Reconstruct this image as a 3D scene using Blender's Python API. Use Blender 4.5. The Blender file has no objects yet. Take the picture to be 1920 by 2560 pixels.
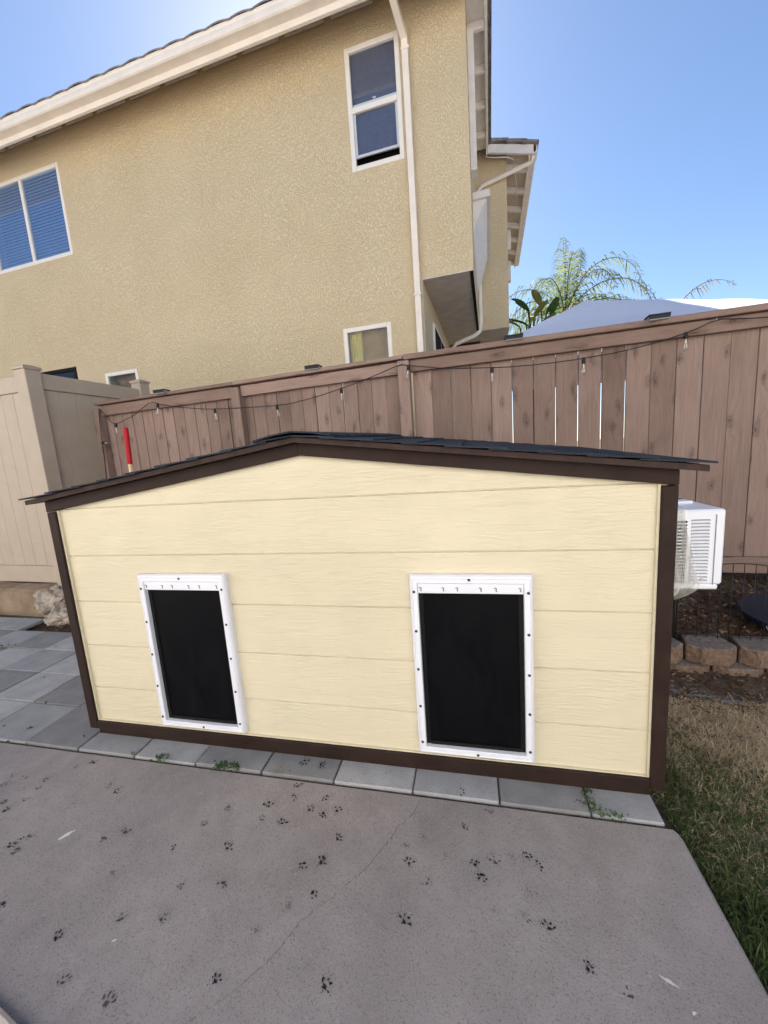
import bpy, bmesh, math, random
from mathutils import Vector, Matrix, noise
R = math.radians
rnd = random.Random(7)
sc = bpy.context.scene
C = sc.collection

# ---------------------------------------------------------------- camera
cam_d = bpy.data.cameras.new('camera'); cam = bpy.data.objects.new('camera', cam_d); C.objects.link(cam)
sc.camera = cam
yaw, pitch, roll = -.2245, -.1519, -.0696
fw = Vector((math.sin(yaw)*math.cos(pitch), math.cos(yaw)*math.cos(pitch), math.sin(pitch)))
rt = Vector((math.cos(yaw), -math.sin(yaw), 0)); up = rt.cross(fw)
r2 = rt*math.cos(roll) + up*math.sin(roll); u2 = up*math.cos(roll) - rt*math.sin(roll)
cam.matrix_world = Matrix(((r2.x, u2.x, -fw.x, 1.7357), (r2.y, u2.y, -fw.y, -1.2686), (r2.z, u2.z, -fw.z, 1.189), (0, 0, 0, 1)))
cam_d.sensor_fit = 'HORIZONTAL'; cam_d.sensor_width = 36.0; cam_d.lens = 36.0*960.16/1920
cam_d.clip_start = .02; cam_d.clip_end = 2000
sc.render.resolution_x = 768; sc.render.resolution_y = 1024

# ---------------------------------------------------------------- sky, sun, exposure
SUN_AZ, SUN_EL = R(-20), R(41)
w = bpy.data.worlds.new('World'); sc.world = w; w.use_nodes = True
nt = w.node_tree; nt.nodes.clear()
sky = nt.nodes.new('ShaderNodeTexSky'); sky.sky_type = 'NISHITA'; sky.sun_disc = False
sky.sun_elevation = SUN_EL; sky.sun_rotation = SUN_AZ
sky.altitude = 100; sky.air_density = .95; sky.dust_density = .3; sky.ozone_density = 3.5
bg = nt.nodes.new('ShaderNodeBackground'); bg.inputs['Strength'].default_value = .05
wo = nt.nodes.new('ShaderNodeOutputWorld')
nt.links.new(sky.outputs[0], bg.inputs[0]); nt.links.new(bg.outputs[0], wo.inputs[0])
sl = bpy.data.lights.new('sun', 'SUN'); sl.energy = 5.0; sl.angle = R(.5); sl.color = (1.0, .965, .915)
sun = bpy.data.objects.new('sun', sl); C.objects.link(sun)
sv = Vector((math.sin(SUN_AZ)*math.cos(SUN_EL), math.cos(SUN_AZ)*math.cos(SUN_EL), math.sin(SUN_EL)))
sun.rotation_euler = sv.to_track_quat('Z', 'Y').to_euler(); sun.location = sv*40
sc.view_settings.view_transform = 'Standard'; sc.view_settings.look = 'None'
sc.view_settings.exposure = 1.88; sc.view_settings.gamma = 1; sc.view_settings.use_curve_mapping = False
sc.render.engine = 'CYCLES'
sc.cycles.max_bounces = 8; sc.cycles.diffuse_bounces = 5; sc.cycles.transparent_max_bounces = 12

# ---------------------------------------------------------------- materials
def mat(name, rough=.7, spec=.3):
    m = bpy.data.materials.new(name); m.use_nodes = True
    n = m.node_tree; b = n.nodes['Principled BSDF']
    b.inputs['Roughness'].default_value = rough; b.inputs['Specular IOR Level'].default_value = spec
    return m, n, b
def nd(n, t, **kw):
    x = n.nodes.new('ShaderNode'+t)
    for k, v in kw.items():
        if isinstance(k, str) and hasattr(x, k) and k not in x.inputs: setattr(x, k, v)
        else: x.inputs[k].default_value = v
    return x
def lk(n, a, b): n.links.new(a, b)
def coord(n, scale=(1, 1, 1), rand=False, kind='Object'):
    tc = nd(n, 'TexCoord'); out = tc.outputs[kind]
    if rand:
        oi = nd(n, 'ObjectInfo'); mm = nd(n, 'VectorMath', operation='MULTIPLY_ADD')
        cm = nd(n, 'CombineXYZ')
        for i in range(3): lk(n, oi.outputs['Random'], cm.inputs[i])
        mm.inputs[1].default_value = (37.3, 61.7, 83.1); lk(n, cm.outputs[0], mm.inputs[0]); lk(n, out, mm.inputs[2]); out = mm.outputs[0]
    v = nd(n, 'VectorMath', operation='MULTIPLY'); v.inputs[1].default_value = scale
    lk(n, out, v.inputs[0]); return v.outputs[0]
def nz(n, vec, scale, detail=4, rough=.55, dist=0):
    x = nd(n, 'TexNoise'); x.inputs['Scale'].default_value = scale; x.inputs['Detail'].default_value = detail
    x.inputs['Roughness'].default_value = rough; x.inputs['Distortion'].default_value = dist
    lk(n, vec, x.inputs['Vector']); return x.outputs['Fac']
def ramp(n, fac, stops):
    r = nd(n, 'ValToRGB'); e = r.color_ramp.elements
    while len(e) < len(stops): e.new(.5)
    for i, (p, c) in enumerate(stops):
        e[i].position = p; e[i].color = (*c, 1) if isinstance(c, tuple) else (c, c, c, 1)
    lk(n, fac, r.inputs[0]); return r.outputs[0]
def mix(n, fac, a, b, mode='MIX'):
    x = nd(n, 'MixRGB', blend_type=mode)
    for s, v in ((0, fac), (1, a), (2, b)):
        if hasattr(v, 'is_linked'): lk(n, v, x.inputs[s])
        elif s == 0: x.inputs[0].default_value = v
        else: x.inputs[s].default_value = (*v, 1) if isinstance(v, tuple) else (v, v, v, 1)
    return x.outputs[0]
def math_(n, op, a, b=0.0, c=0.0):
    x = nd(n, 'Math', operation=op)
    for i, v in enumerate((a, b, c)):
        if hasattr(v, 'is_linked'): lk(n, v, x.inputs[i])
        else: x.inputs[i].default_value = v
    return x.outputs[0]
def bump(n, b, h, strength=.5, dist=.005, prev=None):
    x = nd(n, 'Bump'); x.inputs['Strength'].default_value = strength; x.inputs['Distance'].default_value = dist
    lk(n, h, x.inputs['Height'])
    if prev: lk(n, prev, x.inputs['Normal'])
    lk(n, x.outputs[0], b.inputs['Normal']); return x.outputs[0]
def objrand(n): return nd(n, 'ObjectInfo').outputs['Random']

def plain(name, col, rough=.6, spec=.3, var=.08, scale=12, bs=0.0):
    m, n, b = mat(name, rough, spec)
    v = coord(n); f = nz(n, v, scale, 5)
    lo = tuple(c*(1-var) for c in col); hi = tuple(min(1, c*(1+var)) for c in col)
    lk(n, ramp(n, f, [(.3, lo), (.7, hi)]), b.inputs['Base Color'])
    if bs: bump(n, b, nz(n, v, scale*8, 4), bs, .002)
    return m

def m_siding():
    m, n, b = mat('cream_siding_paint', .62, .3)
    v = coord(n, (1, 1, 1))
    warp = nz(n, coord(n, (1.6, 1, 5)), 1.6, 3)
    vv = nd(n, 'VectorMath', operation='MULTIPLY_ADD'); cb = nd(n, 'CombineXYZ'); lk(n, warp, cb.inputs[2])
    vv.inputs[1].default_value = (0, 0, .09); lk(n, cb.outputs[0], vv.inputs[0]); lk(n, v, vv.inputs[2])
    sx = nd(n, 'VectorMath', operation='MULTIPLY'); sx.inputs[1].default_value = (9, 9, 135); lk(n, vv.outputs[0], sx.inputs[0])
    g1 = nz(n, sx.outputs[0], 1.0, 5, .6, .3)
    sx2 = nd(n, 'VectorMath', operation='MULTIPLY'); sx2.inputs[1].default_value = (30, 30, 330); lk(n, vv.outputs[0], sx2.inputs[0])
    g2 = nz(n, sx2.outputs[0], 1.0, 3, .6)
    patch = ramp(n, nz(n, v, 3.2, 2), [(.32, .4), (.60, 1.0)])
    h = math_(n, 'MULTIPLY', ramp(n, g1, [(.36, 0.0), (.5, .75), (.7, 1.0)]), patch)
    h = math_(n, 'ADD', h, math_(n, 'MULTIPLY', g2, .6))
    bump(n, b, h, .5, .0028)
    big = nz(n, v, 2.0, 4)
    c = ramp(n, big, [(.3, (.605, .545, .395)), (.7, (.665, .60, .44))])
    dirt = ramp(n, nz(n, coord(n, (1, 1, 2.5)), 5.0, 6, .65), [(.60, 0.0), (.82, 1.0)])
    c = mix(n, math_(n, 'MULTIPLY', dirt, .22), c, (.40, .37, .31))
    lk(n, c, b.inputs['Base Color']); return m
def m_trim():
    m, n, b = mat('dark_brown_trim_paint', .6, .15)
    f = nz(n, coord(n, (1, 1, 1)), 9, 6)
    c = ramp(n, f, [(.3, (.021, .012, .0095)), (.7, (.034, .020, .016))])
    sc_ = ramp(n, nz(n, coord(n, (1, 1, 1)), 60, 5, .7), [(.70, 0.0), (.74, 1.0)])
    c = mix(n, math_(n, 'MULTIPLY', sc_, .25), c, (.16, .11, .09))
    lk(n, c, b.inputs['Base Color']); bump(n, b, nz(n, coord(n, (8, 8, 8)), 12, 5), .35, .003); return m
def m_stucco():
    m, n, b = mat('tan_stucco', .9, .1)
    v = coord(n)
    a = nz(n, v, 56, 6, .66, 1.0); a2 = nz(n, v, 130, 3, .6, .6)
    lace = ramp(n, a, [(.40, 0.0), (.52, .8), (.62, 1.0)])
    h = math_(n, 'ADD', lace, math_(n, 'MULTIPLY', a2, .7))
    bump(n, b, h, .9, .006)
    big = nz(n, v, .8, 5)
    c = ramp(n, big, [(.3, (.70, .57, .365)), (.7, (.77, .635, .42))])
    c = mix(n, math_(n, 'MULTIPLY', ramp(n, a, [(.30, 1.0), (.46, 0.0)]), .30), c, (.42, .34, .22))
    lk(n, c, b.inputs['Base Color']); return m
def m_wood(name, lo, hi, knots=True, axis='z', rough=.8):
    m, n, b = mat(name, rough, .2)
    st = (1, 1, .055) if axis == 'z' else (.055, 1, 1)
    base = coord(n, (1, 1, 1), True)
    ks = (6.5, 4, 2.9) if axis == 'z' else (2.0, 4, 7)
    kv = nd(n, 'VectorMath', operation='MULTIPLY'); kv.inputs[1].default_value = ks; lk(n, base, kv.inputs[0])
    wob = nd(n, 'TexNoise'); wob.inputs['Scale'].default_value = 3.0; lk(n, kv.outputs[0], wob.inputs['Vector'])
    kw = nd(n, 'VectorMath', operation='MULTIPLY_ADD'); kw.inputs[1].default_value = (.35, .35, .35)
    lk(n, wob.outputs['Color'], kw.inputs[0]); lk(n, kv.outputs[0], kw.inputs[2])
    sp_ = nd(n, 'SeparateXYZ'); lk(n, kw.outputs[0], sp_.inputs[0]); c2 = nd(n, 'CombineXYZ'); lk(n, sp_.outputs[0], c2.inputs[0]); lk(n, sp_.outputs[2], c2.inputs[1])
    vo = nd(n, 'TexVoronoi', voronoi_dimensions='2D'); vo.inputs['Scale'].default_value = 1.0; lk(n, c2.outputs[0], vo.inputs['Vector'])
    kd = vo.outputs['Distance']
    near = ramp(n, kd, [(.0, 1.0), (.42, 0.0)])
    gv = nd(n, 'VectorMath', operation='MULTIPLY'); gv.inputs[1].default_value = tuple(s*70 for s in st); lk(n, base, gv.inputs[0])
    off = nd(n, 'CombineXYZ'); lk(n, math_(n, 'MULTIPLY', near, 3.0), off.inputs[0 if axis == 'z' else 2])
    ga = nd(n, 'VectorMath', operation='ADD'); lk(n, gv.outputs[0], ga.inputs[0]); lk(n, off.outputs[0], ga.inputs[1])
    g = nz(n, ga.outputs[0], 1.0, 6, .62, .4)
    c = ramp(n, g, [(.25, lo), (.75, hi)])
    tone = objrand(n)
    c = mix(n, 1.0, c, ramp(n, tone, [(0.0, (.72, .70, .69)), (.5, (1.0, 1.0, 1.0)), (1.0, (1.28, 1.3, 1.33))]), 'MULTIPLY')
    blot = ramp(n, nz(n, base, 3.0, 5), [(.35, 0.0), (.75, 1.0)])
    c = mix(n, math_(n, 'MULTIPLY', blot, .3), c, tuple(x*1.25 for x in hi))
    hh = math_(n, 'MULTIPLY', g, 1.0)
    if knots:
        kk = ramp(n, kd, [(.0, 1.0), (.07, .85), (.12, .3), (.20, .0)])
        ring = ramp(n, math_(n, 'SINE', math_(n, 'MULTIPLY', kd, 75.0)), [(.2, 0.0), (.9, 1.0)])
        kk2 = math_(n, 'MULTIPLY', kk, math_(n, 'ADD', math_(n, 'MULTIPLY', ring, .5), .5))
        c = mix(n, math_(n, 'MULTIPLY', kk2, .75), c, tuple(x*.28 for x in lo))
        hh = math_(n, 'SUBTRACT', hh, math_(n, 'MULTIPLY', kk2, .8))
    lk(n, c, b.inputs['Base Color']); bump(n, b, hh, .6, .004); return m
def m_concrete():
    m, n, b = mat('pinkish_grey_concrete', .85, .2)
    v = coord(n)
    big = nz(n, v, 1.5, 6, .6); mid = nz(n, v, 7, 6, .65); fine = nz(n, v, 260, 2, .7); f2 = nz(n, v, 90, 3)
    c = ramp(n, big, [(.3, (.225, .197, .192)), (.5, (.28, .248, .24)), (.72, (.355, .322, .312))])
    c = mix(n, .55, c, ramp(n, mid, [(.3, (.22, .198, .196)), (.7, (.335, .302, .298))]))
    c = mix(n, math_(n, 'MULTIPLY', ramp(n, fine, [(.55, 0.0), (.68, 1.0)]), .55), c, (.085, .07, .07))
    c = mix(n, math_(n, 'MULTIPLY', ramp(n, f2, [(.62, 0.0), (.72, 1.0)]), .35), c, (.42, .37, .35))
    st = ramp(n, nz(n, v, 3.1, 7, .7, .6), [(.56, 0.0), (.72, 1.0)])
    c = mix(n, math_(n, 'MULTIPLY', st, .38), c, (.17, .15, .145))
    lk(n, c, b.inputs['Base Color'])
    h = math_(n, 'ADD', math_(n, 'MULTIPLY', fine, .8), mid)
    bump(n, b, h, .5, .0025); return m
def m_flap():
    m, n, b = mat('black_flap', .45, .10)
    f = nz(n, coord(n, (6, 1, 2.2)), 2.0, 7, .7, .8)
    lk(n, ramp(n, f, [(.45, (.002, .002, .003)), (.62, (.003, .003, .004)), (.8, (.006, .006, .007))]), b.inputs['Base Color'])
    lk(n, ramp(n, f, [(.3, .35), (.7, .65)]), b.inputs['Roughness']); return m
def m_paver():
    m, n, b = mat('grey_paver_concrete', .9, .2)
    v = coord(n, (1, 1, 1), True); fine = nz(n, v, 210, 3, .7); mid = nz(n, v, 9, 5)
    c = ramp(n, mid, [(.3, (.28, .285, .297)), (.7, (.38, .387, .40))])
    tone = ramp(n, objrand(n), [(0.0, (.62, .60, .58)), (.5, (.92, .92, .92)), (1.0, (1.15, 1.13, 1.1))])
    c = mix(n, 1.0, c, tone, 'MULTIPLY')
    c = mix(n, math_(n, 'MULTIPLY', ramp(n, fine, [(.56, 0.0), (.66, 1.0)]), .5), c, (.10, .10, .10))
    st = ramp(n, nz(n, v, 16, 6, .7), [(.63, 0.0), (.72, 1.0)])
    c = mix(n, math_(n, 'MULTIPLY', st, .35), c, (.12, .11, .1))
    lk(n, c, b.inputs['Base Color']); bump(n, b, fine, .5, .002); return m
def m_dirt():
    m, n, b = mat('dry_dirt', .95, .05)
    v = coord(n); a = nz(n, v, 3, 6); f = nz(n, v, 45, 6, .75)
    c = ramp(n, a, [(.3, (.10, .075, .055)), (.7, (.19, .15, .115))])
    c = mix(n, .5, c, ramp(n, f, [(.3, (.05, .038, .03)), (.7, (.24, .19, .15))]))
    lk(n, c, b.inputs['Base Color']); bump(n, b, math_(n, 'ADD', f, nz(n, v, 14, 4)), .9, .02); return m
def m_block(top=False):
    m, n, b = mat('concrete_block', .95, .1)
    v = coord(n, (1, 1, 1), True); f = nz(n, v, 55, 6, .75); a = nz(n, v, 7, 4)
    c = ramp(n, a, [(.3, (.25, .165, .115)), (.7, (.34, .24, .175))])
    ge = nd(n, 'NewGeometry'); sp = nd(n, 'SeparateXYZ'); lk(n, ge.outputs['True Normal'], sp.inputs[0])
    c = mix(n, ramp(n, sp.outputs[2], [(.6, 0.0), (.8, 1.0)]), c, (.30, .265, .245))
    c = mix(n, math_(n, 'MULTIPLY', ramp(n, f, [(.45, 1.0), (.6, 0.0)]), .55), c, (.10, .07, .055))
    lk(n, c, b.inputs['Base Color']); bump(n, b, f, .9, .012); return m
def m_shingle():
    m, n, b = mat('charcoal_shingle', .85, .25)
    v = coord(n, (1, 1, 1), True); f = nz(n, v, 420, 2, .7)
    tone = ramp(n, objrand(n), [(0.0, (.010, .013, .018)), (1.0, (.030, .037, .050))])
    c = mix(n, math_(n, 'MULTIPLY', ramp(n, f, [(.5, 0.0), (.66, 1.0)]), .5), tone, (.085, .10, .13))
    lk(n, c, b.inputs['Base Color']); bump(n, b, f, .8, .003); return m
def m_glass(name, tint, fac, base=0.0):
    m = bpy.data.materials.new(name); m.use_nodes = True; n = m.node_tree; n.nodes.clear()
    o = nd(n, 'OutputMaterial'); t = nd(n, 'BsdfTransparent'); t.inputs[0].default_value = (*tint, 1)
    g = nd(n, 'BsdfGlossy'); g.inputs['Roughness'].default_value = .02; g.inputs[0].default_value = (.92, .94, .96, 1)
    lw = nd(n, 'LayerWeight'); lw.inputs[0].default_value = .5
    ms = nd(n, 'MixShader'); lk(n, math_(n, 'MULTIPLY_ADD', math_(n, 'POWER', lw.outputs['Facing'], 3.0), fac, base), ms.inputs[0]); lk(n, t.outputs[0], ms.inputs[1]); lk(n, g.outputs[0], ms.inputs[2])
    lk(n, ms.outputs[0], o.inputs[0]); return m
def m_film():
    m = bpy.data.materials.new('clear_plastic_film'); m.use_nodes = True; n = m.node_tree; n.nodes.clear()
    o = nd(n, 'OutputMaterial'); t = nd(n, 'BsdfTransparent'); t.inputs[0].default_value = (.97, .97, .95, 1)
    p = nd(n, 'BsdfPrincipled'); p.inputs['Base Color'].default_value = (.8, .78, .72, 1); p.inputs['Roughness'].default_value = .22
    tr = nd(n, 'BsdfTranslucent'); tr.inputs[0].default_value = (.8, .78, .73, 1)
    m1 = nd(n, 'MixShader'); m1.inputs[0].default_value = .4; lk(n, p.outputs[0], m1.inputs[1]); lk(n, tr.outputs[0], m1.inputs[2])
    f = ramp(n, nz(n, coord(n, (30, 30, 5)), 1.0, 4), [(.3, .2), (.7, .68)])
    ms = nd(n, 'MixShader'); lk(n, f, ms.inputs[0]); lk(n, t.outputs[0], ms.inputs[1]); lk(n, m1.outputs[0], ms.inputs[2])
    lk(n, ms.outputs[0], o.inputs[0]); return m
def m_leaf(name, lo, hi, trans=.35, rough=.45):
    m = bpy.data.materials.new(name); m.use_nodes = True; n = m.node_tree; b = n.nodes['Principled BSDF']; o = n.nodes['Material Output']
    b.inputs['Roughness'].default_value = rough+.2; b.inputs['Specular IOR Level'].default_value = .15
    f = nz(n, coord(n), 9, 4); c = ramp(n, f, [(.3, lo), (.7, hi)]); lk(n, c, b.inputs['Base Color'])
    t = nd(n, 'BsdfTranslucent'); lk(n, mix(n, .5, c, tuple(x*1.6 for x in hi)), t.inputs[0])
    ms = nd(n, 'MixShader'); ms.inputs[0].default_value = trans
    lk(n, b.outputs[0], ms.inputs[1]); lk(n, t.outputs[0], ms.inputs[2]); lk(n, ms.outputs[0], o.inputs[0]); return m

MT = dict(
    siding=m_siding(), trim=m_trim(), stucco=m_stucco(), concrete=m_concrete(), paver=m_paver(), dirt=m_dirt(),
    block=m_block(), shingle=m_shingle(), film=m_film(),
    picket=m_wood('brown_fence_wood', (.180, .122, .100), (.275, .195, .162)),
    rail=m_wood('brown_fence_rail_wood', (.182, .122, .099), (.28, .197, .162), True, 'x'),
    deck=plain('roof_deck_paint', (.04, .024, .02), .7, .2, .3, 20, .3),
    handle=m_wood('bare_wood', (.55, .38, .2), (.68, .5, .3), False),
    vinyl=plain('almond_vinyl', (.43, .355, .28), .5, .3, .05, 6, .05),
    wframe=plain('warm_white_vinyl', (.80, .755, .69), .4, .4, .03, 8, .04),
    white=plain('white_plastic', (.72, .73, .78), .4, .4, .03, 8, .04),
    wpaint=plain('white_house_paint', (.74, .70, .655), .6, .3, .08, 10, .1),
    cream=plain('cream_house_paint', (.82, .74, .65), .55, .3, .06, 5, .08),
    soffit=plain('taupe_soffit', (.60, .53, .45), .85, .1, .12, 6, .2),
    flap=m_flap(),
    flapedge=plain('black_magnet_strip', (.006, .007, .006), .5, .2, .2, 8),
    screw=plain('dark_screw', (.03, .03, .035), .4, .5),
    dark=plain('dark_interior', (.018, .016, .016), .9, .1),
    screenm=plain('insect_screen', (.36, .36, .42), .8, .2, .1, 30),
    amber=plain('amber_interior', (.34, .22, .11), .9, .1, .3, 4),
    curtain=plain('yellow_curtain', (.75, .62, .22), .9, .1, .1, 5),
    blind=plain('white_blind', (.52, .55, .60), .6, .2, .04),
    tile=plain('grey_brown_roof_tile', (.24, .21, .20), .9, .15, .35, 14, .4),
    glass=m_glass('window_glass', (.72, .75, .80), .5, .06), glassc=m_glass('lower_window_glass', (.85, .87, .86), .3, .02), glassb=m_glass('blind_window_glass', (.74, .84, .97), .5, .05),
    bulb=m_glass('bulb_glass', (.96, .96, .95), .9, .05),
    black=plain('black_rubber', (.012, .012, .013), .55, .3),
    filament=plain('filament_support', (.75, .68, .55), .3, .5),
    red=plain('red_foam_grip', (.45, .012, .022), .6, .25, .1, 25, .2),
    acw=plain('white_enamel', (.83, .85, .91), .35, .45, .02, 5),
    acg=plain('louvre_grey', (.30, .31, .34), .6, .3, .1, 30),
    metal=plain('zinc_metal', (.5, .5, .52), .35, .6, .1, 30),
    wire=plain('black_wire', (.012, .011, .012), .5, .4),
    navy=plain('navy_plastic', (.012, .020, .038), .4, .4, .1, 9),
    print=plain('white_print', (.6, .6, .58), .6, .2),
    canopy=None, ink=plain('black_paint_print', (.010, .010, .012), .6, .3),
    ink2=plain('worn_paint_print', (.07, .064, .064), .8, .2, .3, 60),
    faint=plain('faded_paint_print', (.14, .122, .118), .8, .2, .2, 60),
    crackm=plain('crack_dark', (.05, .04, .038), .95, .05),  # even dark brown tone of the crack strip
    wspot=plain('white_paint_spot', (.58, .58, .60), .7, .2),
    green=m_leaf('grass_green', (.045, .072, .026), (.105, .145, .055)), straw=m_leaf('dry_straw', (.38, .30, .20), (.64, .53, .38), .2, .7),
    olive=m_leaf('grass_olive', (.10, .11, .045), (.20, .19, .085), .3),
    palm=m_leaf('palm_leaf', (.075, .10, .035), (.17, .20, .085), .5), palmdry=m_leaf('dry_palm_leaf', (.16, .14, .10), (.28, .25, .2), .3),
    broad=m_leaf('broad_leaf', (.03, .075, .02), (.09, .16, .04), .4), yleaf=m_leaf('yellow_green_leaf', (.12, .14, .03), (.30, .27, .07), .4),
    trunk=plain('palm_trunk', (.22, .18, .14), .9, .1, .3, 12, .5),
    chip=plain('mulch_chip', (.085, .05, .032), .95, .05, .6, 40), chip2=plain('pale_chip', (.28, .19, .12), .95, .05, .4, 40),
    rock=plain('rough_broken_concrete', (.34, .29, .24), .95, .1, .45, 14, .9), footing=plain('tan_footing', (.27, .20, .14), .95, .1, .25, 7, .5),
    ash=plain('pale_ash', (.25, .245, .25), .95, .05, .3, 25, .5), step=plain('pale_beige_step', (.6, .52, .45), .7, .2, .05, 8, .1),
    homewall=plain('pale_home_stucco', (.80, .775, .74), .9, .1, .06, 4, .3),
    dryleaf=plain('dry_leaf_brown', (.06, .04, .03), .9, .1, .4, 30),
)
def m_canopy():
    m = bpy.data.materials.new('sky_tinted_canopy_fabric'); m.use_nodes = True; n = m.node_tree; b = n.nodes['Principled BSDF']; o = n.nodes['Material Output']
    b.inputs['Base Color'].default_value = (.72, .775, .92, 1); b.inputs['Roughness'].default_value = .75  # white fabric tinted blue: the sky's cast in shade put into the colour
    f = nz(n, coord(n), 3, 4); bump(n, b, f, .2, .03)
    t = nd(n, 'BsdfTranslucent'); t.inputs[0].default_value = (.7, .7, .74, 1)
    ms = nd(n, 'MixShader'); ms.inputs[0].default_value = .18
    lk(n, b.outputs[0], ms.inputs[1]); lk(n, t.outputs[0], ms.inputs[2]); lk(n, ms.outputs[0], o.inputs[0]); return m
MT['canopy'] = m_canopy()

# ---------------------------------------------------------------- mesh helpers
class MB:
    def __init__(s, off=(0, 0, 0)): s.v = []; s.f = []; s.mi = []; s.o = Vector(off)
    def add(s, vs, fs, mi=0):
        k = len(s.v); s.v += [tuple(Vector(p)-s.o) for p in vs]; s.f += [tuple(i+k for i in f) for f in fs]; s.mi += [mi]*len(fs); return s
    def box(s, x0, x1, y0, y1, z0, z1, mi=0):
        return s.add([(x0, y0, z0), (x1, y0, z0), (x1, y1, z0), (x0, y1, z0), (x0, y0, z1), (x1, y0, z1), (x1, y1, z1), (x0, y1, z1)],
                     [(0, 3, 2, 1), (4, 5, 6, 7), (0, 1, 5, 4), (1, 2, 6, 5), (2, 3, 7, 6), (3, 0, 4, 7)], mi)
    def beam(s, p, q, w, h, upv=(0, 0, 1)):
        p, q = Vector(p), Vector(q); d = (q-p).normalized(); a = d.cross(Vector(upv))
        if a.length < 1e-4: a = d.cross(Vector((0, 1, 0)))
        a.normalize(); b = a.cross(d)
        vs = [c+a*(i*w/2)+b*(j*h/2) for c in (p, q) for i, j in ((-1, -1), (1, -1), (1, 1), (-1, 1))]
        return s.add(vs, [(0, 1, 2, 3), (7, 6, 5, 4), (0, 4, 5, 1), (1, 5, 6, 2), (2, 6, 7, 3), (3, 7, 4, 0)])
    def tube(s, pts, r, seg=6, caps=True):
        pts = [Vector(p) for p in pts]; rings = []; prev = None
        rr = r if isinstance(r, (list, tuple)) else [r]*len(pts)
        for i, p in enumerate(pts):
            d = (pts[min(i+1, len(pts)-1)]-pts[max(i-1, 0)]).normalized()
            a = prev if prev else (Vector((0, 0, 1)) if abs(d.z) < .9 else Vector((1, 0, 0)))
            a = (a-d*a.dot(d)).normalized(); prev = a; b = d.cross(a)
            rings.append([p+(a*math.cos(t)+b*math.sin(t))*rr[i] for t in [2*math.pi*k/seg for k in range(seg)]])
        vs = [q for g in rings for q in g]; fs = []
        for i in range(len(pts)-1):
            for k in range(seg): fs.append((i*seg+k, i*seg+(k+1) % seg, (i+1)*seg+(k+1) % seg, (i+1)*seg+k))
        if caps: fs += [tuple(range(seg))[::-1], tuple((len(pts)-1)*seg+k for k in range(seg))]
        return s.add(vs, fs)
    def prism(s, poly, y0, y1, ax='y', inset=None):
        n = len(poly); P = {'y': lambda a, b, t: (a, t, b), 'x': lambda a, b, t: (t, a, b), 'z': lambda a, b, t: (a, b, t)}[ax]
        vs = [P(a, b, y0) for a, b in poly]+[P(a, b, y1) for a, b in poly]
        return s.add(vs, [tuple(range(n)), tuple(range(2*n-1, n-1, -1))]+[(i, n+i, n+(i+1) % n, (i+1) % n) for i in range(n)])
    def lathe(s, c, prof, seg=12, axis=(0, 0, 1)):
        q = Vector(axis).to_track_quat('Z', 'Y'); c = Vector(c); vs = []; fs = []
        for r, z in prof:
            for k in range(seg):
                t = 2*math.pi*k/seg; vs.append(c+q @ Vector((r*math.cos(t), r*math.sin(t), z)))
        for i in range(len(prof)-1):
            for k in range(seg): fs.append((i*seg+k, i*seg+(k+1) % seg, (i+1)*seg+(k+1) % seg, (i+1)*seg+k))
        fs += [tuple(range(seg))[::-1], tuple((len(prof)-1)*seg+k for k in range(seg))]
        return s.add(vs, fs)
    def mesh(s, name, mats, bev=0, smooth=False):
        me = bpy.data.meshes.new(name); me.from_pydata(s.v, [], s.f)
        for m in (mats if isinstance(mats, (list, tuple)) else [mats]): me.materials.append(m)
        if len(set(s.mi)) > 1: me.polygons.foreach_set('material_index', s.mi)
        bm = bmesh.new(); bm.from_mesh(me)
        if bev:
            es = [e for e in bm.edges if len(e.link_faces) == 2 and e.calc_face_angle(0) > .6]
            bmesh.ops.bevel(bm, geom=es, offset=bev, segments=1, affect='EDGES', clamp_overlap=True)
        bmesh.ops.recalc_face_normals(bm, faces=bm.faces); bm.to_mesh(me); bm.free()
        if smooth: me.polygons.foreach_set('use_smooth', [True]*len(me.polygons))
        me.update(); return me
    def build(s, name, mats, parent=None, bev=0, smooth=False, loc=None):
        return obj(name, s.mesh(name, mats, bev, smooth), parent, loc)
def obj(name, me, parent=None, loc=None, rz=None):
    o = bpy.data.objects.new(name, me); C.objects.link(o); o.parent = parent
    if loc is not None: o.location = loc
    if rz is not None: o.rotation_euler = (0, 0, rz)
    return o
def tag(o, label=None, cat=None, group=None, kind=None):
    for k, v in (('label', label), ('category', cat), ('group', group), ('kind', kind)):
        if v: o[k] = v
    return o
def thing(name, label, cat, loc=(0, 0, 0), rz=0, group=None):
    o = bpy.data.objects.new(name, None); C.objects.link(o); o.location = loc; o.rotation_euler = (0, 0, rz)
    o.empty_display_size = .1
    return tag(o, label, cat, group)
LA = R(3.0); LR = -LA                                # the lot (fence, house) is turned 3 degrees against the dog house
def lot(u, b, z=0): return Vector((u*math.cos(LA)+b*math.sin(LA), -u*math.sin(LA)+b*math.cos(LA), z))
def clip(poly, z0, z1):
    for s, zz in ((1, z0), (-1, z1)):
        out = []
        for i, p in enumerate(poly):
            q = poly[(i+1) % len(poly)]; a = s*(p[1]-zz); b = s*(q[1]-zz)
            if a >= 0: out.append(p)
            if a*b < 0: t = a/(a-b); out.append((p[0]+(q[0]-p[0])*t, zz))
        poly = out
    return poly

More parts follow.
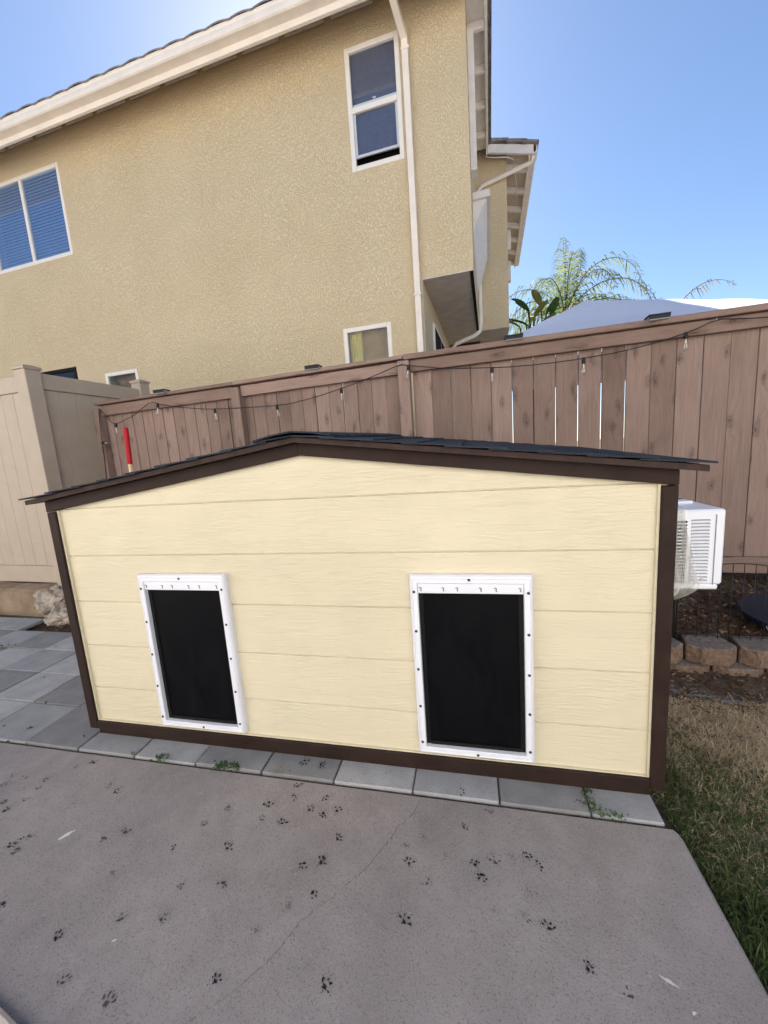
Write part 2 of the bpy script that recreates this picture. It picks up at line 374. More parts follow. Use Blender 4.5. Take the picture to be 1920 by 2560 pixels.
# ---------------------------------------------------------------- ground, patio, paving
g = MB()
for i in range(1): g.add([(-400, -400, -.06), (400, -400, -.06), (400, 400, -.06), (-400, 400, -.06)], [(0, 1, 2, 3)])
tag(g.build('ground', MT['dirt']), kind='structure')
SZ = -.006
s = MB(); s.prism([(-9, -9), (2.322, -9), (2.322, -.118), (2.308, -.1), (-9, -.1)], SZ-.10, SZ, 'z')
slab = tag(s.build('concrete_patio', MT['concrete'], bev=.009), kind='structure')
# sand bed and pavers
s = MB(); s.box(-4.2, 2.29, -.098, .93, -.055, -.012)
pav = tag(s.build('paving', MT['dirt']), kind='structure')
pm = {}
def paver(x0, x1, y0, y1, dz=0):
    k = (round(x1-x0, 3), round(y1-y0, 3))
    if k not in pm: pm[k] = MB().box(-k[0]/2, k[0]/2, -k[1]/2, k[1]/2, -.03, 0).mesh('paver', MT['paver'], .004)
    o = obj('paver', pm[k], pav, ((x0+x1)/2, (y0+y1)/2, dz)); o.rotation_euler = (rnd.uniform(-.004, .004), rnd.uniform(-.004, .004), rnd.uniform(-.006, .006))
rows = [-.099, .155, .407, .659, .911]
PX = [-.284-.309*k for k in range(12, 0, -1)]+[-.284+.2975*k for k in range(8)]
for r in range(4):
    for x0, x1 in zip(PX, PX[1:]+[2.083]):
        if x0 > .1 and r > 0: continue
        paver(x0+.003, x1-.003, rows[r]+.003, rows[r+1]-.003, rnd.uniform(-.002, .003))
paver(2.085, 2.29, -.096, .15, -.002)
for x0, x1 in zip(PX[:7], PX[1:8]): paver(x0+.003, x1-.003, .914, 1.13, -.004)
# crack, paw prints and paint spots lie on the patio
crk = [(1.533, -.105), (1.517, -.174), (1.478, -.221), (1.457, -.27), (1.441, -.298), (1.391, -.382), (1.365, -.411), (1.331, -.451), (1.266, -.521), (1.249, -.554), (1.237, -.579), (1.217, -.612), (1.192, -.643), (1.165, -.676), (1.129, -.708), (1.097, -.735), (1.03, -.80)]
pts = []
for a, b in zip(crk, crk[1:]):
    for k in range(5):
        t = k/5; pts.append((a[0]+(b[0]-a[0])*t+rnd.uniform(-.003, .003), a[1]+(b[1]-a[1])*t+rnd.uniform(-.002, .002)))
mb = MB(); vs = []; fs = []
for i, (x, y) in enumerate(pts):
    wd = rnd.uniform(.0003, .0009); vs += [(x-wd, y-wd*.4, SZ+.0012), (x+wd, y+wd*.4, SZ+.0012)]
    if i: fs.append((2*i-2, 2*i-1, 2*i+1, 2*i))
mb.add(vs, fs); mb.build('crack', MT['crackm'], slab)
def blob(mb, x, y, rx, ry, z, a=0, n=9):
    vs = []
    for k in range(n):
        t = 2*math.pi*k/n; q = rnd.uniform(.55, 1.2); px, py = rx*q*math.cos(t), ry*q*math.sin(t)
        vs.append((x+px*math.cos(a)-py*math.sin(a), y+px*math.sin(a)+py*math.cos(a), z))
    mb.add(vs, [tuple(range(n))])
PR = [(1.059,-.024,1),(1.13,-.032,1),(1.077,-.131,1),(1.077,-.181,1),(1.004,-.211,1),(1.203,-.168,.7),(.866,-.248,1),(1.159,-.215,1),(1.212,-.221,1),(1.255,-.206,1),(1.087,-.276,1),(1.011,-.274,.6),(.822,-.321,.5),(1.289,-.296,1),(.95,-.38,1),(.777,-.409,.7),(.571,-.386,.8),(.513,-.415,.5),(1.215,-.383,1),(1.263,-.372,1),(1.002,-.471,.8),(.885,-.504,.6),(1.27,-.453,.7),(1.217,-.493,.3),(.774,-.599,.6),(.888,-.579,.6),(1.156,-.556,.4),(.637,-.663,.8),(.747,-.731,.8),(.887,-.742,.9),(1.115,-.665,1),(1.372,-.628,1.3),(.396,-.623,.9),(.216,-.49,1),(.241,-.463,1),(.253,-.492,.6),(.038,-.389,.9),(-.061,-.259,.8),(-.125,-.257,.5),(.042,-.256,.5),(.056,-.291,.5),(.064,-.341,.6),(-.109,-.301,.7),(-.011,-.365,.6),(.336,-.24,.7),(.388,-.258,.7),(.162,-.148,.7),(.103,-.178,.5),(.646,-.505,.4),(1.665,-.078,1),(1.762,-.124,.5),(1.68,-.199,.8),(1.556,-.247,.4),(1.507,-.284,.3),(1.524,-.334,1),(1.629,-.3,.4),(1.714,-.308,1.2),(1.733,-.332,.8),(1.77,-.293,.8),(1.82,-.268,.4),(1.863,-.262,.9),(1.886,-.284,.8),(1.581,-.379,.6),(1.856,-.354,.3),(1.759,-.413,.3),(1.531,-.477,.9),(1.836,-.414,.5),(1.891,-.43,.8),(1.96,-.495,.8),(2.037,-.526,.5),(2.053,-.068,.5)]
def splat(mb, x, y, l, w_, z, a, n=12):
    vs = []; ph = rnd.uniform(0, 9)
    for k in range(n):
        t = 2*math.pi*k/n; q = .62+.55*noise.noise(Vector((math.cos(t)*1.6+ph, math.sin(t)*1.6, ph)))+rnd.uniform(-.18, .22)
        px, py = l*q*math.cos(t), w_*q*math.sin(t); vs.append((x+px*math.cos(a)-py*math.sin(a), y+px*math.sin(a)+py*math.cos(a), z))
    mb.add(vs, [tuple(range(n))])
for (x, y, st) in PR:
    onp = y > -.1; z = (.0045 if onp else SZ+.0016); mb = MB()
    a = rnd.choice((1.2, 1.6, 2.0, -1.4, .3))+rnd.uniform(-.5, .5); r = .0128*(.75+.4*min(st, 1.1))*rnd.uniform(.85, 1.15); q_ = 0
    if st > .45:
        if rnd.random() < .45+.5*st: splat(mb, x, y, r*rnd.uniform(.5, .75), r*rnd.uniform(.34, .5), z, a+1.57+rnd.uniform(-.3, .3), 14)
        for k in range(4):
            if rnd.random() > .45+.5*st: continue
            t = a+R(-66+44*k)+rnd.uniform(-.16, .16); d = r*rnd.uniform(.85, 1.1)
            splat(mb, x+d*math.cos(t), y+d*math.sin(t), r*rnd.uniform(.34, .5), r*rnd.uniform(.2, .32), z+.0002*(k+1), t+rnd.uniform(-.3, .3), 9)
            if rnd.random() < .4: splat(mb, x+d*1.65*math.cos(t), y+d*1.65*math.sin(t), r*.3, r*.07, z+.0002*(k+1), t, 7)
        for k in range(int(2+4*st)):
            t = rnd.uniform(0, 6.28); d = r*rnd.uniform(.3, 1.6); al = a+rnd.gauss(0, .5)
            splat(mb, x+d*math.cos(t), y+d*math.sin(t), r*rnd.uniform(.08, .3), r*rnd.uniform(.04, .1), z+.0011+.0001*k, al, 7)
        if rnd.random() < .35:
            for k in range(5): splat(mb, x+rnd.gauss(0, r*.6), y+rnd.gauss(0, r*.6), r*rnd.uniform(.5, 1.1), r*rnd.uniform(.03, .07), z+.0018+.0001*k, a+rnd.gauss(0, .25), 8)
        if not mb.v: splat(mb, x, y, r*.5, r*.3, z, a, 10)
        mm = MT['ink'] if st > .65 and rnd.random() < .75 else MT['ink2']
    else:
        for k in range(16):
            t = rnd.uniform(0, 6.28); d = r*abs(rnd.gauss(0, .9))
            splat(mb, x+d*math.cos(t), y+d*math.sin(t), r*rnd.uniform(.12, .5), r*rnd.uniform(.06, .22), z+.0001*k, a+rnd.gauss(0, .7), 9)
        mm = MT['faint']
    mb.build('paw_print', mm, pav if onp else slab)
for (x, y, rx, ry, a) in ((.373, -.425, .021, .009, .85), (2.126, -.487, .016, .004, -.45), (2.153, -.532, .005, .003, .2), (.80, -.64, .006, .003, .5)):
    mb = MB(); blob(mb, x, y, rx, ry, SZ+.0018, a, 14); blob(mb, x+rx*.9*math.cos(a), y+rx*.9*math.sin(a), rx*.4, ry*.3, SZ+.002, a, 8)
    mb.build('paint_spot', MT['wspot'], slab)
# low pale step at the bottom left
s = MB((.3, -1.1, SZ)); s.prism([(.45, -1.3), (.95, -1.3), (.95, -.855), (.66, -.797), (.5, -.78)], SZ, .02, 'z')
tag(s.build('patio_step', MT['step'], bev=.008, loc=(.3, -1.1, SZ)), 'pale beige smooth step edge in the bottom left corner of the patio', 'step')

# ---------------------------------------------------------------- dog house
W = 2.3216; DD = 1.28; AX = W/2; AZ = 1.245; EZ = 1.085; SL = (AZ-EZ)/AX
TILT = .042                                              # the roof runs up a little towards the back
dh = thing('dog_house', 'cream lap-sided dog house with dark brown trim, shingled gable roof and two pet doors', 'dog house', (0, 0, 0))
gable = [(.02, .05), (W-.02, .05), (W-.02, EZ), (AX, AZ), (.02, EZ)]
gz = [1.0473-.2032*k for k in range(6)]
lims = [(gz[5], gz[4]), (gz[4], gz[3]), (gz[3], gz[2]), (gz[2], gz[1]), (gz[1], gz[0]), (gz[0], 1.4)]
for z0, z1 in lims:
    po = clip(gable, z0+.0004, z1-.0004); zi0, zi1 = z0+.0055, z1-.002
    pi_ = [(x, min(max(z, zi0), zi1)) for x, z in po]
    n_ = len(po); mb = MB()
    vs = [(x, .004, z) for x, z in pi_]+[(x, .007, z) for x, z in po]+[(x, .018, z) for x, z in po]
    fs = [tuple(range(n_)), tuple(range(3*n_-1, 2*n_-1, -1))]
    for lay in (0, 1): fs += [(lay*n_+i, (lay+1)*n_+i, (lay+1)*n_+(i+1) % n_, lay*n_+(i+1) % n_) for i in range(n_)]
    mb.add(vs, fs); mb.build('siding_plank', MT['siding'], dh)
mb = MB(); mb.prism([(.02, .05), (W-.02, .05), (W-.02, EZ-.002), (AX, AZ-.002), (.02, EZ-.002)], .0182, .03); mb.build('wall_sheathing', MT['siding'], dh)
for x0, x1 in ((.005, .02), (W-.02, W-.005)):
    for k in range(5):
        z1 = min(gz[k]-.0012, EZ) if k else EZ-.01
        z1 = (EZ-.01) if k == 0 else gz[k-1]-.002
        mb = MB(); mb.box(x0, x1, .02, DD-.02, (gz[k] if k < 4 else .05)+.001, z1); mb.build('side_plank', MT['siding'], dh, bev=.002)
mb = MB(); mb.prism(gable, DD-.02, DD); mb.build('back_wall', MT['siding'], dh)
# trims
TY0, TY1 = -.016, .0035
for x0, x1 in ((0, .042), (W-.042, W)):
    mb = MB(); mb.box(x0, x1, TY0, .03, .037, EZ-.046); mb.build('corner_trim', MT['trim'], dh, bev=.0025)
for x0, x1 in ((.0, .042), (W-.042, W)):
    mb = MB(); mb.box(x0, x1, DD, DD+.018, .037, EZ-.03); mb.build('corner_trim', MT['trim'], dh, bev=.0025)
mb = MB(); mb.box(.0425, W-.0425, TY0+.0005, .02, .037, .074); mb.build('bottom_trim', MT['trim'], dh, bev=.0025)
for sgn in (-1, 1):
    x_e = AX+sgn*AX; 
    poly = [(x_e, EZ), (AX, AZ), (AX, AZ-.044), (x_e, EZ-.045)]
    mb = MB(); mb.prism(poly, TY0-.0008, .02); mb.build('rake_trim', MT['trim'], dh, bev=.002)
for x0, x1 in ((.0425, .049), (W-.049, W-.0425)):
    mb = MB(); mb.prism([(x0, .0745), (x1, .0745), (x1, EZ-.04), (x0, EZ-.04)], -.006, .0038); mb.build('corner_bead', MT['siding'], dh)
mb = MB(); mb.box(.0495, W-.0495, -.005, .0038, .0745, .079); mb.build('bottom_bead', MT['siding'], dh)
for y0 in (.0, DD-.09):
    mb = MB(); mb.box(.026, W-.037, y0, y0+.09, .0006, .0366); mb.build('skid', MT['trim'], dh, bev=.003)
# roof
def rz(x, y): return AZ-abs(x-AX)*SL+TILT*max(0, (y+.05))/1.4
OV = .055; Y0 = -.05; Y1 = DD+.07
roof = None
mb = MB()
for sgn in (-1, 1):
    xe = AX+sgn*(AX+OV); th = .018
    vs = []
    for (x, y) in ((AX, Y0), (xe, Y0), (xe, Y1), (AX, Y1)):
        vs.append((x, y, rz(x, y)+.0005))
    vs += [(x, y, z+th) for x, y, z in vs]
    mb.add(vs, [(0, 1, 2, 3), (4, 7, 6, 5), (0, 4, 5, 1), (1, 5, 6, 2), (2, 6, 7, 3)])
roof = mb.build('roof', MT['deck'], dh)
NC = 9; EXP = (AX+OV)/NC
for sgn in (-1, 1):
    for r_ in range(NC+1):
        d1 = (AX+OV+.012)-EXP*r_+rnd.uniform(-.004, .004)      # distance from ridge of the lower edge
        d0 = max(d1-EXP-.05, 0.0)
        if d1 < .08: continue
        y = Y0-.012+rnd.uniform(-.004, .004); 
        first = rnd.uniform(.12, .33); yy = [y, y+first]
        while yy[-1] < Y1: yy.append(yy[-1]+.335)
        yy[-1] = Y1+.01
        for a, b in zip(yy, yy[1:]):
            if b-a < .02: continue
            a2, b2 = a+.0015, b-.0015; vs = []
            j = rnd.uniform(-.004, .004); lift = rnd.uniform(0, .0015) if r_ else 0
            nseg = 3
            bot = []; top = []
            for i in range(nseg+1):
                yv = a2+(b2-a2)*i/nseg; wob = rnd.uniform(-.002, .002); cur = .0012*math.sin(yv*7+r_*1.7)
                xl = AX+sgn*(d1+j+wob); xu = AX+sgn*d0
                zl = rz(xl, yv)+.0188+.0056+lift+cur*(1 if r_ else 0); zu = rz(xu, yv)+.0192
                vs += [(xl, yv, zl), (xl, yv, zl+.0055), (xu, yv, zu+.0042), (xu, yv, zu)]
            fs = []
            for i in range(nseg):
                p, q = i*4, i*4+4
                fs += [(p, q, q+1, p+1), (p+1, q+1, q+2, p+2), (p+2, q+2, q+3, p+3), (p+3, q+3, q, p)]
            fs += [(0, 1, 2, 3), (nseg*4+3, nseg*4+2, nseg*4+1, nseg*4)]
            s_ = MB(); s_.add(vs, fs); s_.build('shingle', MT['shingle'], roof)
y = Y0-.016; k = 0
while y < Y1-.05:
    y2 = min(y+.2, Y1+.005); z = AZ+.031+TILT*max(0, y+.05)/1.4; vs = []
    for (yv, dz) in ((y, .007), (y2, 0)):
        for dx, dd in ((-.14, -.021), (-.07, -.008), (0, 0), (.07, -.008), (.14, -.021)):
            vs.append((AX+dx, yv, z+dz+dd)); vs.append((AX+dx, yv, z+dz+dd-.005))
    fs = []
    for i in range(4):
        p = 2*i; fs += [(p, p+2, p+12, p+10), (p+1, p+11, p+13, p+3), (p, p+1, p+3, p+2), (p+10, p+12, p+13, p+11)]
    fs += [(0, 10, 11, 1), (8, 9, 19, 18)]
    s_ = MB(); s_.add(vs, fs); s_.build('ridge_shingle', MT['shingle'], roof); y += .15
# pet doors
def pet_door(cx, z0=.093, z1=.771, wd=.402):
    x0, x1 = cx-wd/2, cx+wd/2; FY = -.026
    def rect(i, y): return [(x0+i, y, z0+i), (x1-i, y, z0+i), (x1-i, y, z1-i), (x0+i, y, z1-i)]
    mb = MB(); prof = [(0, .0036), (0, FY+.012), (.004, FY+.004), (.010, FY), (.0125, FY+.0022), (.026, FY+.0015), (.0285, FY+.004), (.0285, .0036)]
    vs = [];
    for i, yv in prof: vs += rect(i, yv)
    fs = []
    for l in range(len(prof)-1):
        for k in range(4): fs.append((l*4+k, l*4+(k+1) % 4, l*4+4+(k+1) % 4, l*4+4+k))
    mb.add(vs, fs); dr = mb.build('pet_door', MT['white'], dh)
    mb = MB(); mb.box(x0+.0287, x1-.0287, FY+.0065, .0036, z1-.0645, z1-.0287); mb.build('flap_clamp_bar', MT['white'], dr, bev=.002)
    mb = MB(); mb.box(x0+.0288, x1-.0288, -.004, .0034, z0+.0288, z1-.0647); mb.build('flap', MT['flap'], dr)
    for (a, b, c, d) in ((x0+.0292, x0+.044, z0+.03, z1-.066), (x1-.044, x1-.0292, z0+.03, z1-.066)):
        mb = MB(); mb.box(a, b, -.0075, -.0042, c, d); mb.build('magnet_strip', MT['flapedge'], dr, bev=.001)
    mb = MB(); mb.box(x0+.0445, x1-.0445, -.0095, -.0042, z0+.03, z0+.043); mb.build('magnet_strip', MT['flapedge'], dr, bev=.001)
    sp = [(cx, z1-.0145), (cx+.01, z0+.0145)]
    for i in range(5):
        zz = z1-.058-i*(z1-z0-.105)/4
        sp += [(x0+.0155, zz), (x1-.0155, zz)]
    for (x, z) in sp:
        mb = MB(); mb.lathe((x, FY+.0024, z), [(.0052, 0), (.005, .0018), (.0034, .003), (.0012, .0026)], 9, (0, -1, 0)); mb.build('screw', MT['screw'], dr)
    for i in range(6):
        x = x0+.045+i*(wd-.09)/5+((-.006, .008, -.008, .006, -.008, .006)[i]); z = z1-.047
        pts_ = [(x-.002+.004*math.cos(t), FY+.0058, z+.004*math.sin(t)) for t in [R(q) for q in (150, 90, 30, -20)]]+[(x-.001, FY+.0056, z-.005), (x+.003, FY+.0056, z-.0085)]
        mb = MB(); mb.tube(pts_, .0013, 5); mb.build('clamp_clip', MT['screw'], dr)
pet_door(.604); pet_door(1.722)

# ---------------------------------------------------------------- air conditioner and plastic sheet
AO = Vector((2.3225, .4, .573))
ac = thing('window_air_conditioner', 'white louvred window air conditioner sticking out of the right side of the dog house', 'air conditioner', AO)
ax0, ax1, ay0, ay1, az0, az1 = 2.3235, 2.677, .40, .86, .573, .893
mb = MB(AO); mb.box(ax0, ax1, ay0, ay1, az0+.022, az1); mb.build('cabinet', MT['acw'], ac, bev=.007)
mb = MB(AO); mb.box(ax0, ax1-.011, ay0+.004, ay1-.004, az0, az0+.0217); mb.build('base_pan', MT['acw'], ac, bev=.005)
mb = MB(AO); mb.box(ax1-.034, ax1-.031, ay0-.0025, ay0-.0002, az0+.022, az1-.02); mb.build('seam', MT['acg'], ac)
slot = None
def capsule(x0, x1, zc, r, y0, y1, off):
    pl = [(x1-r+r*math.cos(R(t)), zc+r*math.sin(R(t))) for t in (-90, -45, 0, 45, 90)]+[(x0+r+r*math.cos(R(t)), zc+r*math.sin(R(t))) for t in (90, 135, 180, 225, 270)]
    return MB(off).prism(pl, y0, y1)
for i in range(19):
    zc = az1-.042-i*.0133
    m_ = MT['acg']
    capsule(2.562, 2.626, zc, .0044, ay0-.0012, ay0+.003, AO).build('louvre_slot', m_, ac)
    mb = MB(AO); mb.prism([(ay0-.0013, zc-.0005), (ay0-.0035, zc-.003), (ay0-.003, zc-.0042), (ay0-.0013, zc-.0042)], 2.565, 2.623, 'x'); mb.build('louvre_blade', MT['acw'], ac)
    for x0, x1 in ((2.36, 2.40), (2.41, 2.45), (2.46, 2.50), (2.51, 2.55)):
        capsule(x0, x1, zc-.004, .0042, ay0-.0012, ay0+.003, AO).build('vent_slot', MT['dark'], ac)
mb = MB(AO); mb.lathe((2.607, ay0-.001, az0+.045), [(.006, 0), (.005, .003), (.002, .0035)], 10, (0, -1, 0)); mb.build('screw', MT['metal'], ac)
mb = MB(AO); mb.box(2.42, 2.64, .55, .70, az1, az1+.012); mb.build('top_bracket', MT['acw'], ac, bev=.003)
mb = MB(AO); mb.tube([(2.44, .56, az1+.02), (2.50, .57, az1+.026), (2.52, .575, az1+.022)], .008, 7); mb.build('bracket_clip', MT['metal'], ac, smooth=True)
mb = MB(AO); mb.tube([(2.52, .60, az1+.018), (2.60, .61, az1+.018), (2.655, .62, az1+.004), (2.66, .6, az1-.004)], .0035, 6); mb.build('drain_clip', MT['screw'], ac, smooth=True)
PO = Vector((2.43, .39, .5))
mb = MB(PO); NU, NV = 16, 34; vs = []
for j in range(NV+1):
    t = j/NV
    for i in range(NU+1):
        q = i/NU
        if t < .12:
            xx = 2.46+.075*q; yy = .56-.165*(t/.12); zz = .903+.002*math.sin(q*9)
        else:
            k = (t-.12)/.88
            xl = 2.46-.015*k; xr = 2.535+.065*(k**1.3) if k < .8 else 2.46+(.075+.065*.8**1.3)*(1-((k-.8)/.2)**2*.9)
            xx = xl+(xr-xl)*q; zz = .90-.40*k+.04*q*(k**2); yy = .388-.015*math.sin(q*11+k*4)*(.4+k)-.012*k
        nv = noise.noise(Vector((q*5, t*7, 1.3)))
        vs.append((xx+.004*nv, yy-.009*abs(nv)-.006*math.sin(q*23+t*9)*min(1, t*3), zz))
fs = [(j*(NU+1)+i, j*(NU+1)+i+1, (j+1)*(NU+1)+i+1, (j+1)*(NU+1)+i) for j in range(NV) for i in range(NU)]
mb.add(vs, fs)
tag(mb.build('plastic_sheet', MT['film'], smooth=True, loc=PO), 'crumpled clear plastic sheet hanging over the louvres of the air conditioner', 'plastic sheet')

# ---------------------------------------------------------------- wooden fence
FO = (1.19, 1.85, 0)
wf = thing('wooden_fence', 'brown painted board fence with cap rail running behind the dog house', 'fence', lot(*FO), LR)
def fpart(name, x0, x1, y0, y1, z0, z1, m, bev=.003, dz=(0, 0)):
    mb = MB(FO); mb.box(x0, x1, y0, y1, z0, z1)
    if dz != (0, 0): mb.v = [(x, y, z+(dz[0] if abs(x+FO[0]-x0) < 1e-6 else dz[1])*(z+FO[2] > (z0+z1)/2-10)) for x, y, z in mb.v]
    return mb.build(name, MT[m], wf, bev=bev)
u_ = 1.245; k = 0
while u_ < 5.2:
    gap = .0065 if k < 9 else .0045
    gap *= rnd.uniform(.6, 1.25); wd = .1445-gap
    if k in (1, 5): gap = .003
    o = fpart('picket', u_, u_+wd, 1.848+rnd.uniform(-.002, .003), 1.864, .335, 1.83, 'picket', .0025)
    o.rotation_euler = (0, rnd.uniform(-.0012, .0012), 0)
    u_ += .1445; k += 1
u_ = -1.86; k = 0
while u_ < 1.14:
    gap = rnd.choice((.0025, .004, .005, .006)); o = fpart('picket', u_, u_+.1203-gap, 1.850+rnd.uniform(-.002, .003), 1.866, .12, 1.80, 'picket', .0025)
    o.rotation_euler = (0, rnd.uniform(-.002, .002), 0); u_ += .1203
for (x0, x1, zt) in ((-1.90, -1.825, 1.805), (-.335, -.25, 1.83), (1.143, 1.232, 1.862), (3.62, 3.71, 1.862)):
    fpart('post', x0, x1, 1.775, 1.8465, -.05, zt, 'picket', .004)
# rails under the cap: left bays, right bays
fpart('rail', -1.824, -.336, 1.806, 1.846, 1.738, 1.832, 'rail', .003, (-.005, .012))
fpart('rail', -.249, 1.142, 1.806, 1.846, 1.757, 1.845, 'rail', .003, (-.003, .016))
fpart('rail', 1.233, 3.619, 1.804, 1.846, 1.780, 1.862, 'rail', .003, (0, .004))
fpart('rail', 3.711, 5.2, 1.804, 1.846, 1.784, 1.866, 'rail')
fpart('cap_board', -1.86, -.30, 1.772, 1.91, 1.838, 1.864, 'rail', .004, (-.006, .012))
fpart('cap_board', -.299, 1.186, 1.770, 1.912, 1.850, 1.878, 'rail', .004, (-.001, .024))
fpart('cap_board', 1.19, 3.66, 1.770, 1.914, 1.866, 1.904, 'rail', .004, (0, .004))
fpart('cap_board', 3.662, 5.2, 1.770, 1.914, 1.870, 1.908, 'rail', .004)
fpart('kickboard', 1.233, 3.619, 1.82, 1.8465, .235, .345, 'rail', .004)
fpart('kickboard', 3.711, 5.2, 1.82, 1.8465, .235, .345, 'rail', .004)
fpart('kickboard', -1.824, 1.142, 1.82, 1.8465, .02, .115, 'rail', .004)
fpart('back_rail', -1.85, 1.19, 1.868, 1.906, .6, .69, 'rail'); fpart('back_rail', 1.19, 5.2, 1.868, 1.906, .7, .79, 'rail')
# solar lights
sl_lab = ['small black solar deck light on the fence cap nearest the vinyl fence', 'small black solar deck light on the fence cap below the narrow curtained window',
          'small black solar light on the fence cap at the left corner of the canopy', 'small black solar deck light on the fence cap in front of the white canopy']
for (u_, zc), lab in zip(((-1.056, 1.869), (.455, 1.893), (1.976, 1.906), (2.838, 1.907)), sl_lab):
    O = (u_, 1.79, zc); t = thing('solar_light', lab, 'solar light', lot(*O), LR, 'solar lights on the fence cap')
    mb = MB(O); mb.box(u_-.06, u_+.06, 1.745, 1.83, zc+.012, zc+.022); mb.build('solar_panel', MT['black'], t, bev=.002)
    mb = MB(O); mb.prism([(1.752, zc+.0118), (1.752, zc-.012), (1.768, zc-.012), (1.768, zc+.001), (1.825, zc+.001), (1.825, zc+.0118)], u_-.054, u_+.054, 'x'); mb.build('lens', MT['acg'], t)
    mb = MB(O); mb.box(u_-.058, u_+.058, 1.7465, 1.7515, zc-.006, zc+.0118); mb.build('housing', MT['black'], t, bev=.001)

# ---------------------------------------------------------------- string lights
SO = (-1.8, 1.765, 1.2)
st = thing('string_lights', 'black cord string lights with clear bulbs sagging along the wooden fence', 'string lights', lot(*SO), LR)
B_ = 1.765
key = [(-1.86, .95), (-1.855, 1.12), (-1.826, 1.476), (-1.801, 1.773), (-1.735, 1.735), (-1.68, 1.665), (-1.62, 1.640), (-1.50, 1.665), (-1.38, 1.70), (-1.26, 1.76), (-1.172, 1.790), (-1.099, 1.772), (-.95, 1.735), (-.72, 1.695), (-.501, 1.668), (-.2, 1.652), (.105, 1.640), (.25, 1.645), (.45, 1.67), (.684, 1.712), (.92, 1.765), (1.154, 1.827), (1.233, 1.818), (1.5, 1.765), (1.827, 1.730), (2.1, 1.715), (2.413, 1.718), (2.7, 1.740), (2.988, 1.795), (3.142, 1.845), (3.25, 1.838), (3.45, 1.82), (3.7, 1.80), (4.2, 1.75)]
cp = []
for i in range(len(key)-1):
    p0, p1, p2, p3 = key[max(i-1, 0)], key[i], key[i+1], key[min(i+2, len(key)-1)]
    for q in range(5):
        t = q/5
        f = lambda a, b, c, d: .5*((2*b)+(-a+c)*t+(2*a-5*b+4*c-d)*t*t+(-a+3*b-3*c+d)*t**3)
        cp.append((f(p0[0], p1[0], p2[0], p3[0]), B_+.002*math.sin(i*5+q), f(p0[1], p1[1], p2[1], p3[1])+rnd.uniform(-.0012, .0012)))
mb = MB(SO); mb.tube(cp, .0032, 6); mb.build('cord', MT['black'], st, smooth=True)
mb = MB(SO)
for u_, z_ in ((-1.801, 1.773), (-1.172, 1.790), (1.154, 1.827), (3.142, 1.845)): 
    mb = MB(SO); mb.tube([(u_, 1.806, z_+.004), (u_, 1.762, z_+.004), (u_, 1.756, z_+.012)], .0022, 5); mb.build('hook', MT['metal'], st)
bl = [(-1.826, 1.476, (.95, -.25, -.12)), (-1.62, 1.640, (-.12, 0, -1)), (-1.099, 1.772, (-.2, 0, -1)), (-.501, 1.668, (.04, 0, -1)), (.105, 1.640, (.08, 0, -1)), (.684, 1.712, (.02, -.02, -1)), (1.233, 1.818, (-.2, 0, -1)), (1.827, 1.730, (-.02, 0, -1)), (2.413, 1.718, (.0, 0, -1)), (2.988, 1.795, (.03, 0, -1))]
for u_, z_, d in bl:
    d = Vector(d).normalized(); p = Vector((u_, B_, z_))
    mb = MB(SO); mb.lathe(p-d*.006, [(.006, 0), (.0115, .006), (.0125, .03), (.0115, .040)], 10, d); so = mb.build('socket', MT['black'], st, smooth=False)
    mb = MB(SO); mb.lathe(p+d*.0345, [(.009, 0), (.0105, .012), (.0165, .040), (.0175, .052), (.0155, .064), (.009, .073), (.002, .077)], 14, d); mb.build('bulb', MT['bulb'], so, smooth=True)
    mb = MB(SO); a = d.cross(Vector((0, 1, 0))).normalized()
    mb.lathe(p+d*.036, [(.004, 0), (.0035, .018), (.001, .022)], 7, d)
    mb.tube([p+d*.05+a*.003, p+d*.085+a*.007, p+d*.052, p+d*.085-a*.007, p+d*.05-a*.003], .0007, 4); mb.build('filament', MT['filament'], so)

# ---------------------------------------------------------------- red-gripped tool handle
HO = (-1.40, 1.62, 0)
t = thing('garden_tool', 'long wooden tool handle with red grip standing against the fence corner', 'garden tool', lot(*HO), LR)
p0, p1 = Vector((-1.42, 1.60, -.04)), Vector((-1.325, 1.60, 1.572))
mb = MB(HO); mb.tube([p0, p0+(p1-p0)*.82], .0155, 10); mb.build('shaft', MT['handle'], t, smooth=True)
mb = MB(HO); q = lambda f_: p0+(p1-p0)*f_
mb.tube([q(.80), q(.803), q(.81), q(.99), q(.997), q(1.0)], [.017, .0205, .021, .021, .018, .008], 12); mb.build('grip', MT['red'], t, smooth=True)

# ---------------------------------------------------------------- vinyl fence
VO = (-2.0, 1.36, 0)
vf = thing('vinyl_fence', 'tan vinyl privacy fence meeting at a tall corner post left of the dog house', 'fence', lot(*VO), LR)
def vpart(name, *a, bev=.003, par=None):
    mb = MB(VO); mb.box(*a); return mb.build(name, MT['vinyl'], par or vf, bev=bev)
def vpost(x0, x1, y0, y1, zt):
    p = vpart('post', x0, x1, y0, y1, -.05, zt, bev=.005)
    mb = MB(VO); a, b, c, d = x0-.008, x1+.008, y0-.008, y1+.008
    mb.box(a, b, c, d, zt, zt+.022); mx, my = (a+b)/2, (c+d)/2
    mb.add([(a, c, zt+.0225), (b, c, zt+.0225), (b, d, zt+.0225), (a, d, zt+.0225), (a+.04, c+.04, zt+.04), (b-.04, c+.04, zt+.04), (b-.04, d-.04, zt+.04), (a+.04, d-.04, zt+.04)], [(0, 1, 5, 4), (1, 2, 6, 5), (2, 3, 7, 6), (3, 0, 4, 7), (4, 5, 6, 7)])
    mb.build('post_cap', MT['vinyl'], p)
